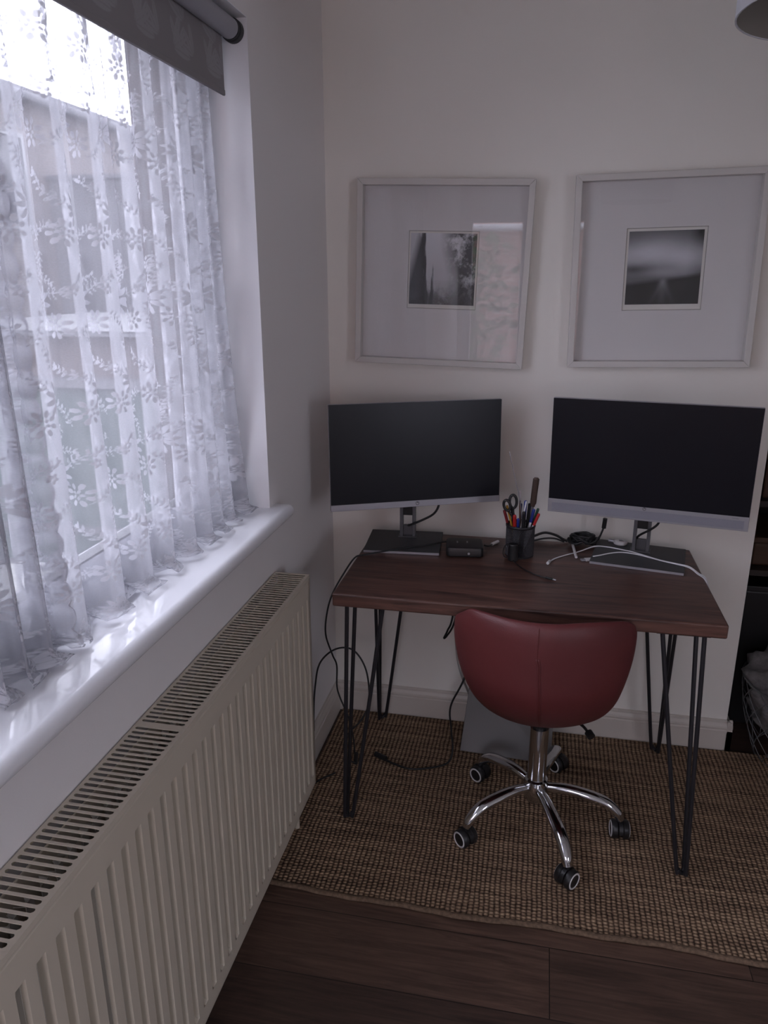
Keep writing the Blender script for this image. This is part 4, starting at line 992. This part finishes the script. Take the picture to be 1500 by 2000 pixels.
def pen(name, top, foot, r, body, cap, label, cat='pen', capl=.3, clip=True, tipname='cap'):
    top = Vector(top); foot = Vector(foot); d = (top-foot); L_ = d.length; d.normalize()
    t = thing(name, foot, label, cat, 'pens and tools in the pen pot')
    obj('barrel', Cy(foot, top-d*(L_*capl), r*.92, r*.92, 10), body, t, smooth='auto')
    b = bmesh.new(); cyl(b, top-d*(L_*capl), top-d*.003, r, r, 12); cyl(b, top-d*.003, top, r, r*.7, 12); obj(tipname, b, cap, t, smooth='auto')
    if clip:
        s_ = Vector((0, -1, 0)); b = bmesh.new(); tube(b, [top-d*.004+s_*r*1.0, top-d*.006+s_*(r+.0018), top-d*(L_*capl*.8)+s_*(r+.0012)], .0010, 6, 2); obj('clip', b, cap, t)
red, dred, blue, blk, yel, wht, grn = (pmat('red', (.45, .02, .02)), pmat('dark_red', (.20, .015, .02)), pmat('blue', (.015, .035, .24)), pmat('black', (.012, .012, .014)), pmat('yellow', (.55, .28, .03)), pmat('white', (.65, .65, .68)), pmat('green', (.02, .07, .04)))
zb = DZ+.010
pen('felt_pen', (.602, -.244, .890), (.640, -.230, zb), .0045, blk, dred, 'dark red capped pen leaning out at the far left of the pot')
pen('pencil', (.609, -.236, .903), (.650, -.240, zb), .0036, yel, yel, 'yellow pencil leaning left between the dark red pen and the scissors', 'pencil', .1, False, 'end')
pen('felt_pen', (.634, -.262, .882), (.640, -.250, zb), .0056, wht, red, 'bright red capped pen at the front of the pot')
pen('ballpoint_pen', (.645, -.262, .872), (.648, -.248, zb), .0045, wht, blue, 'blue capped pen just right of the bright red one')
pen('ballpoint_pen', (.666, -.246, .922), (.642, -.262, zb), .0026, wht, wht, 'slim white pen leaning right across the middle', capl=.25, clip=False)
pen('ballpoint_pen', (.664, -.228, .919), (.660, -.236, zb), .0048, blk, blue, 'blue capped pen standing behind the slim white one')
pen('marker_pen', (.676, -.232, .912), (.668, -.236, zb), .0052, blk, blk, 'black capped marker left of the wooden-handled knife')
pen('marker_pen', (.661, -.258, .893), (.660, -.252, zb), .0055, blk, blk, 'black marker at the front right of the slim white pen')
pen('ballpoint_pen', (.690, -.240, .897), (.662, -.240, zb), .0048, wht, blue, 'bright blue capped pen below the knife handle')
pen('felt_pen', (.702, -.236, .899), (.664, -.232, zb), .0042, blk, grn, 'dark green capped pen leaning out to the right')
pen('felt_pen', (.705, -.246, .886), (.660, -.244, zb), .0044, wht, red, 'red capped pen leaning out at the far right of the pot')
pen('ballpoint_pen', (.622, -.228, .900), (.645, -.222, zb), .0042, blk, blk, 'black pen standing behind the scissors')
pen('ballpoint_pen', (.650, -.214, .905), (.650, -.226, zb), .0042, blk, pmat('navy', (.03, .03, .10)), 'navy pen at the back of the pot')
pen('paintbrush', (.646, -.225, .948), (.652, -.230, zb), .0028, pmat('brown', (.14, .07, .05)), pmat('ferrule', (.45, .40, .42), .3), 'thin brush with a pale metal collar at the centre', 'paintbrush', .16, False, 'ferrule')
# steel rod
o = obj('steel_skewer', T([(.609, -.238, 1.068), (.627, -.236, .995), (.650, -.232, .90), (.668, -.230, zb)], .0012, 6, 4), 'silver', smooth=True, loc=(.66, -.23, zb)); tag(o, 'long thin steel rod rising highest out of the pot', 'rod', 'pens and tools in the pen pot')
# knife with a dark wooden handle
kn = thing('table_knife', (.668, -.220, zb), 'knife with a dark brown handle standing up at the right of the pot', 'knife', 'pens and tools in the pen pot')
obj('handle', T([(.684, -.238, .905), (.686, -.238, .915), (.688, -.239, .95), (.6905, -.240, .985), (.691, -.240, .994)], lambda t: ((.0045, .0070) if t < .2 else (.0050, .0092) if t < .93 else (.0040, .0065)), 12, 4), pmat('handle_wood', (.05, .028, .02), .5), kn, smooth=True)
b = bmesh.new(); q = [(.680, -.238, .906), (.689, -.238, .906), (.684, -.232, zb), (.672, -.232, zb)]; fr_ = [b.verts.new(p) for p in q]; bk_ = [b.verts.new((p[0], p[1]+.0012, p[2])) for p in q]
b.faces.new(fr_); b.faces.new(bk_[::-1])
for i in range(4): b.faces.new((fr_[i], bk_[i], bk_[(i+1) % 4], fr_[(i+1) % 4]))
obj('blade', b, 'silverdark', kn)
sc = thing('scissors', (.640, -.240, zb), 'black-handled scissors standing handles up at the left of the pot', 'scissors', 'pens and tools in the pen pot')
for cx_, cz_, rx, rz, an, yy in ((.6100, .906, .0095, .0165, .25, -.246), (.6270, .917, .0105, .0205, .05, -.240)):
    pts = []
    for k in range(28):
        a = 2*PI*k/28; x = rx*math.cos(a); z = rz*math.sin(a); pts.append((cx_+x*math.cos(an)-z*math.sin(an), yy, cz_+x*math.sin(an)+z*math.cos(an)))
    b = bmesh.new(); tube(b, pts, (.0044, .0042), 8, 0, True); tube(b, [pts[21], (cx_*.5+.3155, yy, .882), (.634, yy, .862)], .0036, 8, 4)
    hd = obj('handle', b, 'blackplastic', sc, smooth=True)
b = bmesh.new(); vs_ = [(.629, -.242, .866), (.639, -.242, .866), (.646, -.240, zb), (.643, -.240, zb)]
for dy in (0, .0014):
    b.faces.new([b.verts.new((x, y+dy, z)) for x, y, z in vs_])
obj('blade', b, 'silver', sc)

# ------------------------------------------------------------------ board leaning under the desk
b = bmesh.new(); p = [Vector(q) for q in ((.490, -.205, .0105), (.792, -.222, .0105), (.800, -.034, .235), (.508, -.034, .235))]
nn = (p[1]-p[0]).cross(p[3]-p[0]).normalized()*.007
lo = [b.verts.new(q) for q in p]; hi = [b.verts.new(q+nn) for q in p]; b.faces.new(lo); b.faces.new(hi[::-1])
for i in range(4): b.faces.new((lo[i], hi[i], hi[(i+1) % 4], lo[(i+1) % 4]))
o = obj('laptop', b, 'board', loc=(.64, -.12, .0105), bevel=.002); tag(o, 'closed grey laptop-like slab leaning on the skirting behind the chair', 'laptop')

# ------------------------------------------------------------------ recess on the right: bookcase, box, basket with a blanket
bc = thing('bookcase', (1.85, .4, 0), 'black-brown open bookcase standing in the dark recess', 'bookcase')
obj('side_panel', B((1.38, .10, 0), (1.402, .60, 2.2)), 'bookcase', bc); obj('side_panel', B((2.38, .10, 0), (2.402, .60, 2.2)), 'bookcase', bc)
obj('back_panel', B((1.402, .585, 0), (2.38, .60, 2.2)), 'bookcase', bc)
for z in (.60, .84, 1.15, 1.5, 1.85, 2.18): obj('shelf', B((1.402, .12, z), (2.38, .585, z+.02)), 'bookcase', bc)
def shelfbox(name, a, c_, m, label, cat, lid=True):
    t = thing(name, ((a[0]+c_[0])/2, (a[1]+c_[1])/2, a[2]), label, cat)
    obj('body', B(a, c_), m, t, bevel=.006)
    obj('lid', B((a[0]-.004, a[1]-.004, c_[2]), (c_[0]+.004, c_[1]+.004, c_[2]+.02)), m, t, bevel=.003)
shelfbox('wooden_box', (1.425, .16, .86), (1.80, .45, .99), 'brownbox', 'brown wooden box on the shelf beside the right monitor', 'box')
shelfbox('wooden_box', (1.425, .17, .62), (1.78, .45, .70), 'brownbox', 'low brown box on the shelf beneath the other brown box', 'box')
shelfbox('storage_box', (1.425, .18, .0), (2.2, .55, .52), 'blackplastic', 'black storage box behind the wire basket', 'box')
bk = thing('wire_basket', (1.625, -.02, .003), 'grey wire basket standing in the recess, holding a blanket', 'basket')
BX, BY = 1.625, -.005
def ring(R_, z, n=48): return [(BX+R_*math.cos(2*PI*k/n), BY+R_*math.sin(2*PI*k/n), z) for k in range(n)]
b = bmesh.new(); tube(b, ring(.215, .285), .0035, 8, 0, True); obj('rim', b, 'wire', bk, smooth=True)
b = bmesh.new(); tube(b, ring(.150, .0065), .003, 8, 0, True)
obj('base_ring', b, 'wire', bk, smooth=True)
b = bmesh.new()
for k in range(16):
    for dr in (-1, 1):
        pts = []
        for i in range(11):
            t = i/10; a = 2*PI*k/16+dr*t*1.1; R_ = .150+.065*math.sin(t*PI/2); pts.append((BX+R_*math.cos(a), BY+R_*math.sin(a), .0065+.2785*t))
        tube(b, pts, .0014, 6, 0)
obj('wire_lattice', b, 'wire', bk, smooth=True)
b = bmesh.new(); NB = 60; rg = []
for j in range(26):
    t = j/25
    row = []
    for i in range(NB):
        a = 2*PI*i/NB
        if t < .6: R_ = .165+.035*t/.6; z = .13+.15*t/.6
        else: q = (t-.6)/.4; R_ = .20*math.cos(q*PI/2)+.001; z = .28+.10*math.sin(q*PI/2)
        w_ = .012*math.sin(a*5+z*40)+.010*math.sin(a*11-z*70)+.006*math.sin(a*23+z*90); row.append(b.verts.new((BX+(R_+w_*min(1, R_*8))*math.cos(a), BY+(R_+w_*min(1, R_*8))*math.sin(a), z+w_*.9)))
    rg.append(row)
for j in range(25):
    for i in range(NB): b.faces.new((rg[j][i], rg[j][(i+1) % NB], rg[j+1][(i+1) % NB], rg[j+1][i]))
b.faces.new(rg[0][::-1]); b.faces.new(rg[-1])
o = obj('knitted_blanket', b, 'blanket', smooth=True, loc=(BX, BY, .13)); tag(o, 'crumpled grey knitted blanket stuffed in the wire basket', 'blanket')

# ------------------------------------------------------------------ pendant lampshade
LX, LY, LZ, LR = 1.05, -1.30, 1.87, .15
lp = thing('pendant_lamp', (LX, LY, ZC), 'white drum lampshade hanging at the top right corner', 'lamp')
b = bmesh.new(); lathe(b, (LX, LY, 0), [(LR, LZ), (LR, LZ+.2), (LR-.002, LZ+.2), (LR-.002, LZ), (LR, LZ)], 64); obj('lamp_shade', b, 'shadecloth', lp, smooth='auto')
b = bmesh.new(); lathe(b, (LX, LY, 0), [(LR-.0025, LZ+.001), (LR-.0025, LZ+.199)], 64); obj('shade_lining', b, 'shadein', lp, smooth=True)
obj('cord', Cy((LX, LY, LZ+.12), (LX, LY, ZC-.02), .003, seg=8), 'wcable', lp)
b = bmesh.new(); tube(b, [(LX-LR+.003, LY, LZ+.19), (LX+LR-.003, LY, LZ+.19)], .0015, 6, 0); tube(b, [(LX, LY-LR+.003, LZ+.19), (LX, LY+LR-.003, LZ+.19)], .0015, 6, 0); cyl(b, (LX, LY, LZ+.12), (LX, LY, LZ+.2), .018); obj('lamp_holder', b, 'whiteplastic', lp)
obj('ceiling_rose', Cy((LX, LY, ZC-.02), (LX, LY, ZC), .045), 'whiteplastic', lp, smooth='auto')
